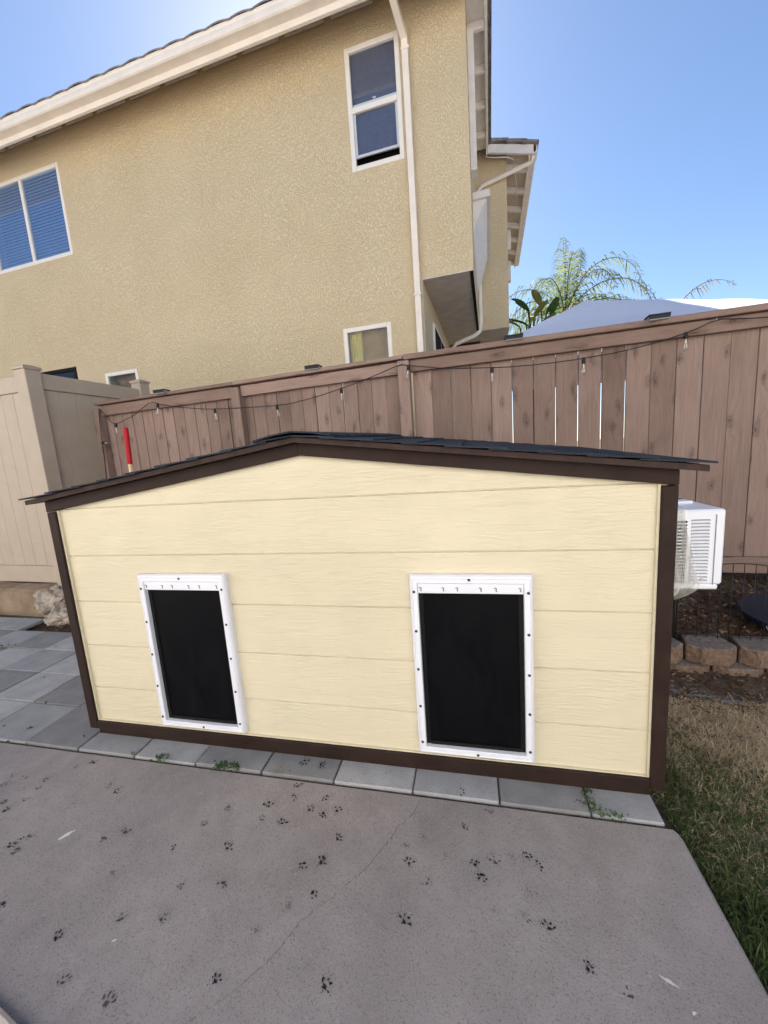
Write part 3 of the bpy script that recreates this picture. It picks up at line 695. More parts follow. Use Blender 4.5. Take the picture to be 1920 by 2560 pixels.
vpost(-2.09, -1.963, 1.30, 1.427, 2.105); vpost(-2.085, -1.958, 2.43, 2.557, 2.16); vpost(-4.20, -4.073, 1.30, 1.427, 2.105)
vpart('top_rail', -4.072, -2.091, 1.335, 1.39, 1.93, 2.065); vpart('bottom_rail', -4.072, -2.091, 1.335, 1.39, .20, .36)
u_ = -2.091
while u_ > -4.05:
    vpart('board', max(u_-.1485, -4.07), u_-.001, 1.352, 1.374, .3605, 1.9295, bev=.003); u_ -= .15
vpart('top_rail', -2.052, -1.995, 1.428, 2.429, 1.955, 2.09); vpart('bottom_rail', -2.052, -1.995, 1.428, 2.429, .12, .28)
y = 1.429
while y < 2.42:
    vpart('board', -2.034, -2.013, y+.001, min(y+.149, 2.4285), .2805, 1.9545, bev=.003); y += .15
# footing and rubble under it
O = (-3, 1.2, 0); mb = MB(O)
vs = []; N = 26
for i in range(N+1):
    x = -4.4+i*(2.32)/N
    n1 = noise.noise(Vector((x*4, 0, 0)))*.012
    vs += [(x, 1.155+n1, -.06), (x, 1.165+n1*.6, .165+n1), (x, 1.20, .185+n1*1.5), (x, 1.34, .19+n1*1.5), (x, 1.44, -.06)]
fs = [(i*5+k, (i+1)*5+k, (i+1)*5+k+1, i*5+k+1) for i in range(N) for k in range(4)]+[tuple(range(5)), tuple(N*5+k for k in (4, 3, 2, 1, 0))]
mb.add(vs, fs); tag(mb.build('concrete_footing', MT['footing'], loc=lot(*O)), 'rough tan concrete footing below the left vinyl fence', 'footing').rotation_euler = (0, 0, LR)
def rock(c, r, lab, seed, sq=(1, 1, .8)):
    bm = bmesh.new(); bmesh.ops.create_icosphere(bm, subdivisions=4, radius=1)
    for v in bm.verts:
        d = v.co.normalized(); k = 1+.35*noise.noise(d*1.6+Vector((seed, 0, 0)))+.16*noise.noise(d*4+Vector((0, seed, 0)))+.09*noise.noise(d*11+Vector((0, 0, seed)))
        v.co = Vector((d.x*k*r*sq[0], d.y*k*r*sq[1], d.z*k*r*sq[2]))
    me = bpy.data.meshes.new('rock'); bm.to_mesh(me); bm.free(); me.materials.append(MT['rock'])
    o = obj('rock', me, None, c); tag(o, lab, 'rock', 'broken rocks beside the dog house')
rock((-1.90, 1.27, .10), .155, 'jagged grey chunk at the end of the concrete footing, topmost of the rubble', 3, (1.15, .7, .75))
rock((-1.62, 1.12, .02), .12, 'smooth tan rock low in the dirt between footing and dog house', 8, (1.2, .8, .6))
rock((-1.60, 1.36, .12), .13, 'pinkish rock half hidden by the dog house corner trim', 14, (1, .8, .9))
rock((-1.36, 1.10, .0), .10, 'flat brown rock touching the dog house corner at paving level', 21, (1.2, .9, .55))

# ---------------------------------------------------------------- garden bed: block edging, soil, mulch, wire fence, lid
mb = MB(); N = 24; M_ = 16; vs = []
for j in range(M_+1):
    for i in range(N+1):
        x = 2.35+i*3.0/N; y = .93+j*(1.0)/M_
        vs.append((x, y, .045+.11*(j/M_)+.022*noise.noise(Vector((x*5, y*5, 0)))))
fs = [(j*(N+1)+i, j*(N+1)+i+1, (j+1)*(N+1)+i+1, (j+1)*(N+1)+i) for j in range(M_) for i in range(N)]
mb.add(vs, fs); tag(mb.build('garden_soil', MT['dirt']), kind='structure')
rw = thing('retaining_wall', 'low edging of two courses of tan concrete blocks around the garden bed', 'retaining wall', (3.0, .9, -.05))
bw = .232
def blockmesh(h):
    a = bw/2-.003; pl = [(-a, -.02), (-a+.055, -.068), (a-.055, -.068), (a, -.02), (a-.03, .10), (-a+.03, .10)]
    bm = bmesh.new(); mb_ = MB(); mb_.prism(pl, 0, h, 'z'); me = mb_.mesh('block', MT['block'])
    bm.from_mesh(me); bmesh.ops.bevel(bm, geom=[e for e in bm.edges if e.calc_face_angle(0) > .3], offset=.006, segments=1, affect='EDGES')
    bmesh.ops.triangulate(bm, faces=bm.faces); bmesh.ops.subdivide_edges(bm, edges=bm.edges, cuts=2)
    for v in bm.verts:
        if v.co.y < -.012: v.co.y += .007*noise.noise(v.co*45)
        v.co += Vector((0, 0, .002*noise.noise(v.co*30)))
    bm.to_mesh(me); bm.free(); return me
bmesh_ = blockmesh(.092)
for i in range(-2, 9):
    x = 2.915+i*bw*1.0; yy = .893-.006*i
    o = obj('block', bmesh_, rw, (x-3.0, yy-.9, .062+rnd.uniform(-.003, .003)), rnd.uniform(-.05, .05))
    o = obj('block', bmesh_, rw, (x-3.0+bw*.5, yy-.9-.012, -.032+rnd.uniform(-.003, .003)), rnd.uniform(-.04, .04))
# dirt strip in front of the blocks
mb = MB(); N = 30; M_ = 12; vs = []
for j in range(M_+1):
    for i in range(N+1):
        x = 2.31+i*2.2/N; y = .36+j*.58/M_
        vs.append((x, y, -.045+.02*(j/M_)+.016*noise.noise(Vector((x*7, y*7, 3)))))
fs = [(j*(N+1)+i, j*(N+1)+i+1, (j+1)*(N+1)+i+1, (j+1)*(N+1)+i) for j in range(M_) for i in range(N)]
mb.add(vs, fs); ds = tag(mb.build('dirt_strip', MT['dirt']), kind='structure')
mb = MB()
for (x, y, rx, ry) in ((2.64, .63, .10, .022), (2.74, .60, .06, .015), (2.60, .66, .05, .02), (2.83, .57, .05, .01)):
    for k in range(90):
        a = rnd.uniform(0, 6.28); d = abs(rnd.gauss(0, .6)); r_ = rnd.uniform(.0012, .005)
        blob(mb, x+rx*d*math.cos(a), y+ry*d*math.sin(a), r_*1.4, r_, -.012+rnd.uniform(0, .006), rnd.uniform(0, 3), 7)
tag(mb.build('ash_patch', MT['ash'], ds), kind='stuff')
def chips(name, n, area, zf, label, mats, size):
    mb = MB()
    for _ in range(n):
        x, y = area(); z = zf(x, y); l = rnd.uniform(*size); w_ = l*rnd.uniform(.2, .55); a = rnd.uniform(0, 6.28); ti = rnd.uniform(-.5, .5); tl = rnd.uniform(-.4, .4)
        ex = Vector((math.cos(a)*math.cos(ti), math.sin(a)*math.cos(ti), math.sin(ti)))*l/2; ey = Vector((-math.sin(a), math.cos(a), tl)).normalized()*w_/2
        p = Vector((x, y, z)); e = Vector((0, 0, l*.12))
        mi = 1 if rnd.random() < .14 else 0
        mb.add([p-ex-ey, p+ex-ey*.6, p+ex*.9+ey, p-ex*.8+ey*.8, p+e], [(0, 1, 4), (1, 2, 4), (2, 3, 4), (3, 0, 4)], mi)
    o = mb.build(name, mats); tag(o, label, 'mulch', kind='stuff'); return o
chips('mulch', 5200, lambda: (rnd.uniform(2.4, 4.4), rnd.uniform(.99, 1.9)), lambda x, y: .045+.11*((y-.93)/1.0)+.012+.022*noise.noise(Vector((x*5, y*5, 0))), 'dark bark mulch covering the garden bed behind the blocks', [MT['chip'], MT['chip2']], (.012, .045))
chips('soil_clods', 1500, lambda: (rnd.uniform(2.33, 3.8), rnd.uniform(.52, .84)), lambda x, y: -.04+.02*((y-.36)/.58)+.006+.016*noise.noise(Vector((x*7, y*7, 3))), 'loose dry soil and straw bits in front of the block edging', [MT['chip'], MT['chip2']], (.006, .03))
chips('soil_crumbs', 900, lambda: (rnd.uniform(-1.8, -1.2), rnd.uniform(.93, 1.35)), lambda x, y: -.045+rnd.uniform(0, .02), 'reddish brown soil crumbs between the paving and the footing', [MT['chip'], MT['chip2']], (.006, .025))
GO = (3.0, 1.10, 0)
gf = thing('wire_border_fence', 'low black wire border fence with arched tops standing in the mulch', 'border fence', lot(*GO), LR)
def wire(name, pts, r): mb = MB(GO); mb.tube(pts, r, 5); mb.build(name, MT['wire'], gf, smooth=True)
for pc in (2.46, 3.0, 3.54, 4.08):
    hw = .262
    arc = [(pc+hw*math.cos(R(180-180*k/14)), 1.10, .40+.115*math.sin(R(180*k/14))) for k in range(15)]
    wire('arch_wire', [(pc-hw, 1.10, .03)]+arc+[(pc+hw, 1.10, .03)], .0028)
    for k in range(1, 11):
        x = pc-hw+2*hw*k/11; c_ = (x-pc)/hw; wire('upright_wire', [(x, 1.104, .03), (x, 1.104, .40+.115*math.sqrt(max(0, 1-c_*c_)))], .0019)
    wire('cross_wire', [(pc-hw, 1.108, .115), (pc+hw, 1.108, .115)], .0019)
    wire('stake', [(pc+hw+.008, 1.10, -.02), (pc+hw+.008, 1.10, .43)], .004)
LO = Vector((3.37, 1.15, .125))
t = thing('plastic_dish', 'dark navy round plastic dish with pale ring emblem on the mulch at far right', 'dish', LO); t.rotation_euler = (R(10), R(-6), 0)
mb = MB(); mb.lathe((0, 0, 0), [(.115, .0), (.15, .03), (.162, .066), (.158, .073), (.02, .078)], 40); mb.build('shell', MT['navy'], t, smooth=False)
for k, rr in enumerate((.009, .016, .023)):
    mb = MB(); ctr = Vector((-.088, -.120, .040)); nrm = Vector((-.6, -.78, .1)).normalized(); tx = Vector((-nrm.y, nrm.x, 0)).normalized(); ty = nrm.cross(tx)
    mb.tube([ctr+nrm*.004+tx*(rr*1.3*math.cos(R(a))) + ty*(rr*math.sin(R(a))) for a in range(0, 361, 20)], .0016, 5); mb.build('emblem_ring', MT['print'], t, smooth=True)

# ---------------------------------------------------------------- lawn
def lawn():
    mb = MB()
    def blade(x, y, h, w_, mi, lean):
        a = rnd.uniform(0, 6.28); dx, dy = math.cos(a), math.sin(a); la = rnd.uniform(0, 6.28); lx, ly = math.cos(la)*lean*h, math.sin(la)*lean*h
        z = -.05+.012*noise.noise(Vector((x*6, y*6, 9)))
        b0, b1 = (x-dx*w_, y-dy*w_, z), (x+dx*w_, y+dy*w_, z)
        m0, m1 = (x+lx*.35-dx*w_*.8, y+ly*.35-dy*w_*.8, z+h*.6), (x+lx*.35+dx*w_*.8, y+ly*.35+dy*w_*.8, z+h*.6)
        tp = (x+lx, y+ly, z+h*max(.25, 1-.4*lean*lean))
        mb.add([b0, b1, m1, m0, tp], [(0, 1, 2, 3), (3, 2, 4)], mi)
    def put(n, x0, x1, y0, y1):
        for _ in range(n):
            x, y = rnd.uniform(x0, x1), rnd.uniform(y0, y1)
            d = x-2.33; nn = noise.noise(Vector((x*3.2, y*3.2, 5)))
            edge = .60+.05*noise.noise(Vector((x*6, 1, 1)))
            if y > edge and rnd.random() < .92: continue
            # dry strip away from the patio, greener next to the slab and near the viewer
            dry = .55+1.5*(d-.26)+1.0*(y-.0)+.6*nn
            if y < -.25: dry -= .3
            r_ = rnd.random()
            if r_ < dry: mi = 1; h = rnd.uniform(.02, .05); lean = rnd.uniform(.5, 1.8); ww = .0009
            elif r_ < dry+.2: mi = 2; h = rnd.uniform(.02, .05); lean = rnd.uniform(.3, 1.4); ww = .0013
            else: mi = 0; h = rnd.uniform(.025, .062); lean = rnd.uniform(.2, 1.2); ww = .0016
            if d < .06: h *= .7
            if rnd.random() < .02: h *= 1.7
            blade(x, y, h, ww*rnd.uniform(.8, 1.4), mi, lean)
    put(42000, 2.328, 3.15, -.75, .68); put(14000, 3.15, 4.6, -.9, .65); put(7000, 2.33, 4.6, -2.2, -.75)
    return mb.build('grass', [MT['green'], MT['straw'], MT['olive']])
tag(lawn(), 'patchy lawn of short green and straw-dry grass right of the patio', 'grass', kind='stuff')

# ---------------------------------------------------------------- weeds and bits
def weed(x, y, n, sp, h, lab, m='broad', run=None):
    t = thing('weed', lab, 'weed', (x, y, 0), 0, 'weeds in the paving joints'); mb = MB((x, y, 0))
    for k in range(n):
        if run:
            q = rnd.random()*(len(run)-1); i = int(q); f = q-i; cx = run[i][0]+(run[i+1][0]-run[i][0])*f+rnd.gauss(0, sp); cy = run[i][1]+(run[i+1][1]-run[i][1])*f+rnd.gauss(0, sp)
        else: cx, cy = x+rnd.gauss(0, sp*.35), y+rnd.gauss(0, sp*.25)
        a = rnd.uniform(0, 6.28); l = h*rnd.uniform(.4, .95); el = rnd.uniform(.2, 1.1); d = Vector((math.cos(a)*math.cos(el), math.sin(a)*math.cos(el), math.sin(el)))*l; s_ = Vector((-math.sin(a), math.cos(a), 0))*l*.22
        p = Vector((cx, cy, .002)); mb.add([p, p+d*.5+s_, p+d, p+d*.5-s_], [(0, 1, 2, 3)])
    mb.build('leaves', [MT[m]], t)
weed(.446, -.097, 26, .04, .022, 'small green weed in the joint below the left pet door'); weed(.731, -.096, 34, .045, .024, 'left of the two leafy weeds at the patio joint'); weed(.789, -.094, 30, .04, .024, 'right of the two leafy weeds at the patio joint')
weed(.98, -.09, 16, .05, .016, 'tiny pale weed at the edge of the paver with two paw prints', 'yleaf'); weed(-1.547, .659, 26, .08, .03, 'dark weed on the paving at the left edge of the picture')
weed(2.09, -.03, 210, .010, .013, 'creeping green weed along the joint by the last paver on the right', 'broad', [(2.088, .0), (2.087, -.05), (2.092, -.085), (2.13, -.094), (2.17, -.099)])
weed(.303, -.089, 10, .03, .018, 'reddish dry sprig at the paver joint below the dog house corner', 'palmdry')
for i, (x, y, lab) in enumerate(((-.781, .353, 'dark dry leaf in the middle of the long pale paver'), (-1.132, .683, 'curled dry leaf at the paver cross joint'), (-.023, -.033, 'long black twig bit on the paver at the dog house corner'), (-.513, -.03, 'dark crumb on the leftmost front paver'), (-.357, -.024, 'dark leaf flake left of the dark front paver'), (-.364, -.112, 'curled leaf on the patio edge at far left'), (-.495, .151, 'dark leaf flake at the second paver row joint'))):
    O = Vector((x, y, .004)); mb = MB(O); a = rnd.uniform(0, 3); l = rnd.uniform(.009, .016); dx, dy = math.cos(a)*l, math.sin(a)*l
    mb.add([(x-dx, y-dy, .005), (x+dy*.4, y-dx*.4, .009), (x+dx, y+dy, .006), (x-dy*.35, y+dx*.35, .012)], [(0, 1, 3), (1, 2, 3)])
    tag(mb.build('dry_leaf', MT['dryleaf'], loc=O), lab, 'leaf', 'dry leaf bits on the paving')

# ---------------------------------------------------------------- neighbouring house
HO = (-4, 4.0, 0)
hs = thing('stucco_house', 'two-storey tan stucco house with tiled roof standing beyond the fences', 'house', lot(*HO), LR)
def hbox(name, *a, m='wpaint', par=None, bev=.004):
    mb = MB(HO); mb.box(*a); return mb.build(name, MT[m], par or hs, bev=bev)
def wall_holes(name, x0, x1, z0, z1, holes, y0, th, m='stucco'):
    xs = sorted({x0, x1, *[h[0] for h in holes], *[h[1] for h in holes]}); zs = sorted({z0, z1, *[h[2] for h in holes], *[h[3] for h in holes]})
    mb = MB(HO)
    for i in range(len(xs)-1):
        for j in range(len(zs)-1):
            cx, cz = (xs[i]+xs[i+1])/2, (zs[j]+zs[j+1])/2
            if any(h[0] < cx < h[1] and h[2] < cz < h[3] for h in holes): continue
            mb.add([(xs[i], y0, zs[j]), (xs[i+1], y0, zs[j]), (xs[i+1], y0, zs[j+1]), (xs[i], y0, zs[j+1])], [(0, 1, 2, 3)])
    for a, b, c, d in holes:
        mb.add([(a, y0, c), (b, y0, c), (b, y0, d), (a, y0, d), (a, y0+th, c), (b, y0+th, c), (b, y0+th, d), (a, y0+th, d)], [(0, 4, 5, 1), (1, 5, 6, 2), (2, 6, 7, 3), (3, 7, 4, 0)])
    return mb.build(name, MT[m], hs)
WU = (.24, .888, 4.692, 5.99); WL = (-6.17, -4.495, 4.65, 5.932); WN = (-.053, .589, 1.5, 2.858); WS = (-4.256, -3.602, 1.9, 2.782); WD = (-5.75, -4.87, 1.9, 2.965)
def merge_wall():
    me = wall_holes('wall', -10, 1.66, 3.31, 6.47, [WU, WL], 4.0, .16)
    me2 = wall_holes('wall', -10, 1.04, -.06, 3.31, [WN, WS, WD], 4.0, .16)
merge_wall()
def window(a, b, c, d, kind):
    Y = 3.992; f = .045
    mb = MB(HO)
    for (x0, x1, z0, z1) in ((a-.012, a+f, c-.012, d+.012), (b-f, b+.012, c-.012, d+.012), (a+f+.0005, b-f-.0005, d-f, d+.0115), (a+f+.0005, b-f-.0005, c-.0115, c+f)): mb.box(x0, x1, Y, Y+.05, z0, z1)
    wn = mb.build('window', MT['wframe'] if kind != 'darkframe' else MT['dark'], hs, bev=.004)
    def wp(name, *r, m='wframe', bev=.003): mb_ = MB(HO); mb_.box(*r); return mb_.build(name, MT[m], wn, bev=bev)
    if kind == 'slider':
        mx = -5.335
        wp('meeting_rail', mx-.03, mx+.03, Y+.003, Y+.046, c+f+.0005, d-f-.0005)
        wp('pane', a+f, mx-.03, Y+.022, Y+.026, c+f, d-f, m='glassb', bev=0); wp('pane', mx+.03, b-f, Y+.026, Y+.030, c+f, d-f, m='glassb', bev=0)
        z = c+f+.02
        while z < d-f-.02:
            mb_ = MB(HO); mb_.add([(a+f, Y+.036, z), (b-f, Y+.036, z), (b-f, Y+.058, z+.052), (a+f, Y+.058, z+.052), (a+f, Y+.038, z-.003), (b-f, Y+.038, z-.003), (b-f, Y+.060, z+.049), (a+f, Y+.060, z+.049)], [(0, 1, 2, 3), (4, 7, 6, 5), (0, 4, 5, 1), (2, 6, 7, 3)])
            mb_.build('blind_slat', MT['blind'], wn); z += .046
    elif kind == 'hung':
        mz = 5.34
        wp('meeting_rail', a+f+.0005, b-f-.0005, Y+.001, Y+.048, mz-.03, mz+.03)
        wp('sash_rail', a+f+.001, b-f-.001, Y+.028, Y+.05, mz+.031, mz+.075, m='blind')
        wp('pane', a+f, b-f, Y+.03, Y+.034, mz+.07, d-f, m='glass', bev=0)
        for r in ((a+f+.0005, a+f+.03, Y+.018, Y+.04, c+.14, mz-.031), (b-f-.03, b-f-.0005, Y+.018, Y+.04, c+.14, mz-.031), (a+f+.0305, b-f-.0305, Y+.018, Y+.04, c+.14, c+.17)): wp('sash_frame', *r, m='blind')
        wp('pane', a+f+.03, b-f-.03, Y+.026, Y+.030, c+.17, mz-.03, m='glass', bev=0)
        wp('shade', a+f, b-f, Y+.052, Y+.056, c+.15, d-f, m='screenm', bev=0)
        wp('sash_lock', (a+b)/2-.02, (a+b)/2+.02, Y+.012, Y+.03, mz+.0755, mz+.09, m='blind')
    else:
        wp('pane', a+f, b-f, Y+.022, Y+.026, c+f, d-f, m='glassc', bev=0)
        if kind == 'curtain':
            mb_ = MB(HO); pl = [(a+f+.17*k/20, Y+.11+.018*math.sin(k*1.3)) for k in range(21)]
            mb_.add([(x, y, c) for x, y in pl]+[(x, y, d) for x, y in pl], [(i, i+1, 22+i, 21+i) for i in range(20)]); mb_.build('curtain', MT['curtain'], wn, smooth=True)
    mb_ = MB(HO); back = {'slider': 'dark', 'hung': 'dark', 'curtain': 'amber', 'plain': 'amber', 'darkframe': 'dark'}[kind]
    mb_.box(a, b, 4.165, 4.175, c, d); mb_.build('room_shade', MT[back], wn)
window(*WL, 'slider'); window(*WU, 'hung'); window(*WN, 'curtain'); window(*WS, 'plain'); window(*WD, 'darkframe')
# side walls, soffit, wing
mb = MB(HO); mb.add([(1.66, 4.0, 3.31), (1.66, 6.6, 3.31), (1.66, 6.6, 6.4), (1.66, 4.0, 6.4)], [(0, 1, 2, 3)]); mb.build('wall', MT['stucco'], hs)
mb = MB(HO); mb.add([(1.04, 4.0, -.06), (1.04, 11, -.06), (1.04, 11, 3.31), (1.04, 4.0, 3.31)], [(0, 1, 2, 3)]); mb.build('wall', MT['stucco'], hs)
mb = MB(HO); mb.box(1.0405, 1.659, 4.001, 7.3, 3.295, 3.31); mb.build('overhang_soffit', MT['soffit'], hs)
mb = MB(HO); mb.box(1.62, 1.6595, 4.0005, 6.58, 3.28, 3.2945); mb.build('drip_trim', MT['dark'], hs)
mb = MB(HO); mb.add([(1.66, 6.6, 3.31), (2.19, 6.6, 3.31), (2.19, 6.6, 6.3), (1.66, 6.6, 6.3), (2.19, 11, 3.31), (2.19, 11, 6.3)], [(0, 1, 2, 3), (1, 4, 5, 2)]); mb.build('wing_wall', MT['stucco'], hs)
mb = MB(HO); mb.box(1.6605, 2.189, 6.601, 11, 3.295, 3.309); mb.build('wing_soffit', MT['soffit'], hs)
mb = MB(HO); mb.add([(-10, 4.0, -.06), (-10, 11, -.06), (-10, 11, 6.4), (-10, 4, 6.4), (2.19, 11, -.06), (2.19, 11, 6.4)], [(0, 1, 2, 3), (1, 4, 5, 2)]); mb.build('wall', MT['stucco'], hs)
# side window under the overhang
for (b0, b1, z0, z1) in ((4.75, 6.3, 1.9, 3.0),):
    wn = hbox('window', 1.0405, 1.07, b0, b1, z0, z1)
    for q in ((b0+.05, (b0+b1)/2-.03), ((b0+b1)/2+.03, b1-.05)): hbox('pane', 1.0705, 1.074, q[0], q[1], z0+.05, z1-.05, m='dark', par=wn)
# front eave
hbox('fascia', -10.4, 1.90, 3.5, 3.54, 5.93, 6.12, m='cream')
mb = MB(HO); gp = [(3.499, 5.995), (3.40, 5.995), (3.385, 6.005), (3.378, 6.04), (3.383, 6.075), (3.372, 6.095), (3.372, 6.108), (3.385, 6.108), (3.395, 6.075), (3.39, 6.04), (3.40, 6.012), (3.499, 6.012)]
mb.prism(gp, -10.4, 1.9, 'x'); mb.build('gutter', MT['cream'], hs)
mb = MB(HO); mb.add([(-10.4, 3.541, 6.03), (1.9, 3.541, 6.08), (1.9, 4.0, 6.48), (-10.4, 4.0, 6.48)], [(0, 1, 2, 3)]); mb.build('eave_soffit', MT['wpaint'], hs)
u_ = -9.7; k = 0
while u_ < 1.6:
    mb = MB(HO); mb.prism([(3.545, 6.035), (3.545, 6.08), (3.999, 6.475), (3.999, 6.43)], u_, u_+.045, 'x'); mb.build('rafter_tail', MT['wpaint'], hs)
    if u_ < 1.0:
        hbox('vent_block', u_+.046, u_+.565, 3.965, 3.985, 6.335, 6.45, m='wpaint', bev=0)
        for q in (.17, .30, .43):
            mb = MB(HO); mb.lathe((u_+q, 3.9647, 6.395), [(.03, 0), (.028, .002)], 10, (0, -1, 0)); mb.build('vent_hole', MT['dark'], hs)
    u_ += .61; k += 1
def roof_quad(name, vs): mb = MB(HO); mb.add(vs, [tuple(range(len(vs)))]); mb.build(name, MT['tile'], hs)
RS = .68
roof_quad('roof', [(-10.45, 3.40, 6.10), (1.92, 3.40, 6.10), (-1.95, 7.25, 6.10+3.85*RS), (-6.6, 7.25, 6.10+3.85*RS)])
roof_quad('roof', [(1.92, 3.40, 6.10), (1.92, 11.1, 6.10), (-1.95, 7.25, 6.10+3.85*RS)])
roof_quad('roof', [(1.92, 11.1, 6.10), (-10.45, 11.1, 6.10), (-6.6, 7.25, 6.10+3.85*RS), (-1.95, 7.25, 6.10+3.85*RS)])
roof_quad('roof', [(-10.45, 3.40, 6.10), (-6.6, 7.25, 6.10+3.85*RS), (-10.45, 11.1, 6.10)])
tm = None
mb = MB(); vs = []
for yv, zz in ((0, 0), (.40, .40*RS)):
    for k in range(7):
        q = k/6; vs += [(q*.30-.15, yv, zz+.018*math.sin(math.pi*q)+.012), (q*.30-.15, yv, zz+.018*math.sin(math.pi*q)-.006)]
fs = []
for k in range(6):
    p = 2*k; fs += [(p, p+2, p+16, p+14), (p, p+1, p+3, p+2), (p+1, p+15, p+17, p+3)]
fs += [(0, 14, 15, 1), (12, 13, 27, 26)]
mb.add(vs, fs); tm = mb.mesh('roof_tile', MT['tile'])
u_ = -10.2
while u_ < 1.9:
    o = obj('roof_tile', tm, hs, (u_-HO[0], 3.36-HO[1], 6.098+rnd.uniform(-.004, .004))); u_ += .305
y = 3.5
while y < 6.4:
    o = obj('roof_tile', tm, hs, (1.945-HO[0], y-HO[1], 6.10), R(90)); y += .305
# right eave of the main block: fascia, soffit, rafters, corner board
hbox('fascia', 1.86, 1.895, 3.545, 6.36, 5.99, 6.11)
hbox('eave_soffit', 1.661, 1.859, 3.55, 6.36, 6.085, 6.095, m='wpaint', bev=0)
y = 3.75
while y < 6.3: hbox('rafter_tail', 1.662, 1.8585, y, y+.05, 6.0, 6.084); y += .55
hbox('corner_board', 1.6605, 1.735, 4.25, 4.42, 4.52, 6.0)
# box trim on the side wall
hbox('trim_cap', 1.6605, 1.885, 4.62, 6.45, 4.40, 4.49)
mb = MB(HO); mb.add([(1.6605, 4.66, 4.399), (1.84, 4.66, 4.399), (1.84, 6.4, 4.399), (1.6605, 6.4, 4.399), (1.6605, 4.66, 4.05), (1.75, 4.66, 4.25), (1.75, 6.4, 4.10), (1.6605, 6.4, 3.9)], [(0, 1, 2, 3), (0, 4, 5, 1), (1, 5, 6, 2), (2, 6, 7, 3), (4, 7, 6, 5), (0, 3, 7, 4)]); mb.build('box_trim', MT['wpaint'], hs)
# wing roof: rake board with tiles, gutter and soffit down the right side
mb = MB(HO); mb.prism([(1.87, 6.0), (2.6, 5.81), (2.6, 5.94), (1.87, 6.13)], 6.33, 6.37); mb.build('rake_board', MT['wpaint'], hs)
for (a, b, z) in ((1.90, 2.22, 6.17), (2.18, 2.50, 6.09), (2.42, 2.68, 6.025)):
    mb = MB(HO); mb.prism([(a, z-.045), (b, z-.045-.05), (b, z-.015-.05), (a, z+.01)], 6.28, 6.75); mb.build('roof_tile', MT['tile'], hs, bev=.004)
roof_quad('wing_roof', [(1.87, 6.36, 6.14), (2.66, 6.36, 5.94), (2.66, 10.6, 5.94), (1.87, 10.6, 6.14)])
mb = MB(HO); mb.prism([(2.555, 5.83), (2.64, 5.83), (2.66, 5.86), (2.665, 5.95), (2.645, 5.95), (2.64, 5.865), (2.63, 5.845), (2.555, 5.845)], 6.35, 10.5); mb.build('gutter', MT['wpaint'], hs)
hbox('fascia', 2.53, 2.554, 6.375, 10.5, 5.80, 5.93)
mb = MB(HO); mb.add([(2.19, 6.38, 5.99), (2.529, 6.38, 5.90), (2.529, 10.5, 5.90), (2.19, 10.5, 5.99)], [(0, 1, 2, 3)]); mb.build('eave_soffit', MT['soffit'], hs)
y = 6.7
while y < 10.4:
    mb = MB(HO); mb.prism([(2.191, 5.88), (2.528, 5.80), (2.528, 5.895), (2.191, 5.985)], y, y+.06); mb.build('rafter_tail', MT['wpaint'], hs); y += .6
hbox('corbel', 2.1905, 2.36, 8.6, 8.75, 5.45, 5.85); hbox('corbel', 2.1905, 2.42, 9.9, 10.1, 5.3, 5.75)
# downspouts
def dspout(pts, w_, h_, m='cream'):
    mb = MB(HO)
    for p, q in zip(pts, pts[1:]): mb.beam(p, q, w_, h_, (0, 1, 0) if abs(p[2]-q[2]) > abs(p[1]-q[1]) else (1, 0, 0))
    return mb.build('downspout', MT[m], hs, bev=.004)
d1 = dspout([(.985, 3.955, -.05), (.975, 3.955, 5.86)], .075, .07); dspout([(.975, 3.955, 5.85), (.90, 3.46, 6.0)], .075, .07)
for z in (5.72, 3.1): hbox('strap', .932, 1.028, 3.912, 3.9945, z, z+.03, m='cream', par=d1)
mb = MB(HO); mb.tube([(2.60, 6.42, 5.85), (2.585, 6.50, 5.80), (1.78, 6.54, 5.645), (1.70, 6.55, 5.56), (1.695, 6.55, 3.40), (1.67, 6.5, 3.26), (1.58, 6.45, 3.19), (1.25, 6.4, 3.08), (1.1, 6.4, 2.9)], .038, 8); mb.build('downspout', MT['cream'], hs, smooth=True)
mb = MB(HO); mb.tube([(1.88, 6.2, 6.0), (1.86, 6.32, 5.93), (1.98, 6.33, 5.90), (2.2, 6.34, 5.86), (2.3, 6.5, 5.9), (2.38, 7.0, 5.80), (2.42, 7.6, 5.83)], .007, 5); mb.build('cable', MT['wpaint'], hs, smooth=True)

# ---------------------------------------------------------------- canopy, palms, plants beyond the fence
CO = (3.4, 5.0, 0)
cn = thing('canopy', 'white fabric pop-up canopy roof rising behind the right part of the fence', 'canopy', lot(*CO), LR)
e = [(1.93, 3.65, 2.33), (4.95, 3.65, 2.30), (4.95, 6.45, 2.33), (1.93, 6.45, 2.36)]
rl, rr_ = (3.10, 5.0, 3.05), (4.15, 5.0, 2.90)
mb = MB(CO)
def patch(a, b, c, d, n=14, sag=.05):
    vs = []
    for j in range(n+1):
        for i in range(n+1):
            s_, t_ = i/n, j/n; A = Vector(a).lerp(Vector(b), s_); B = Vector(d).lerp(Vector(c), s_); p = A.lerp(B, t_)
            p.z -= sag*math.sin(math.pi*s_)*math.sin(math.pi*t_)-.02*noise.noise(Vector((s_*9, t_*3, a[0])))*math.sin(math.pi*t_); vs.append(p)
    mb.add(vs, [(j*(n+1)+i, j*(n+1)+i+1, (j+1)*(n+1)+i+1, (j+1)*(n+1)+i) for j in range(n) for i in range(n)])
patch(e[0], e[1], rr_, rl); patch(e[1], e[2], rr_, rr_); patch(e[2], e[3], rl, rr_); patch(e[3], e[0], rl, rl)
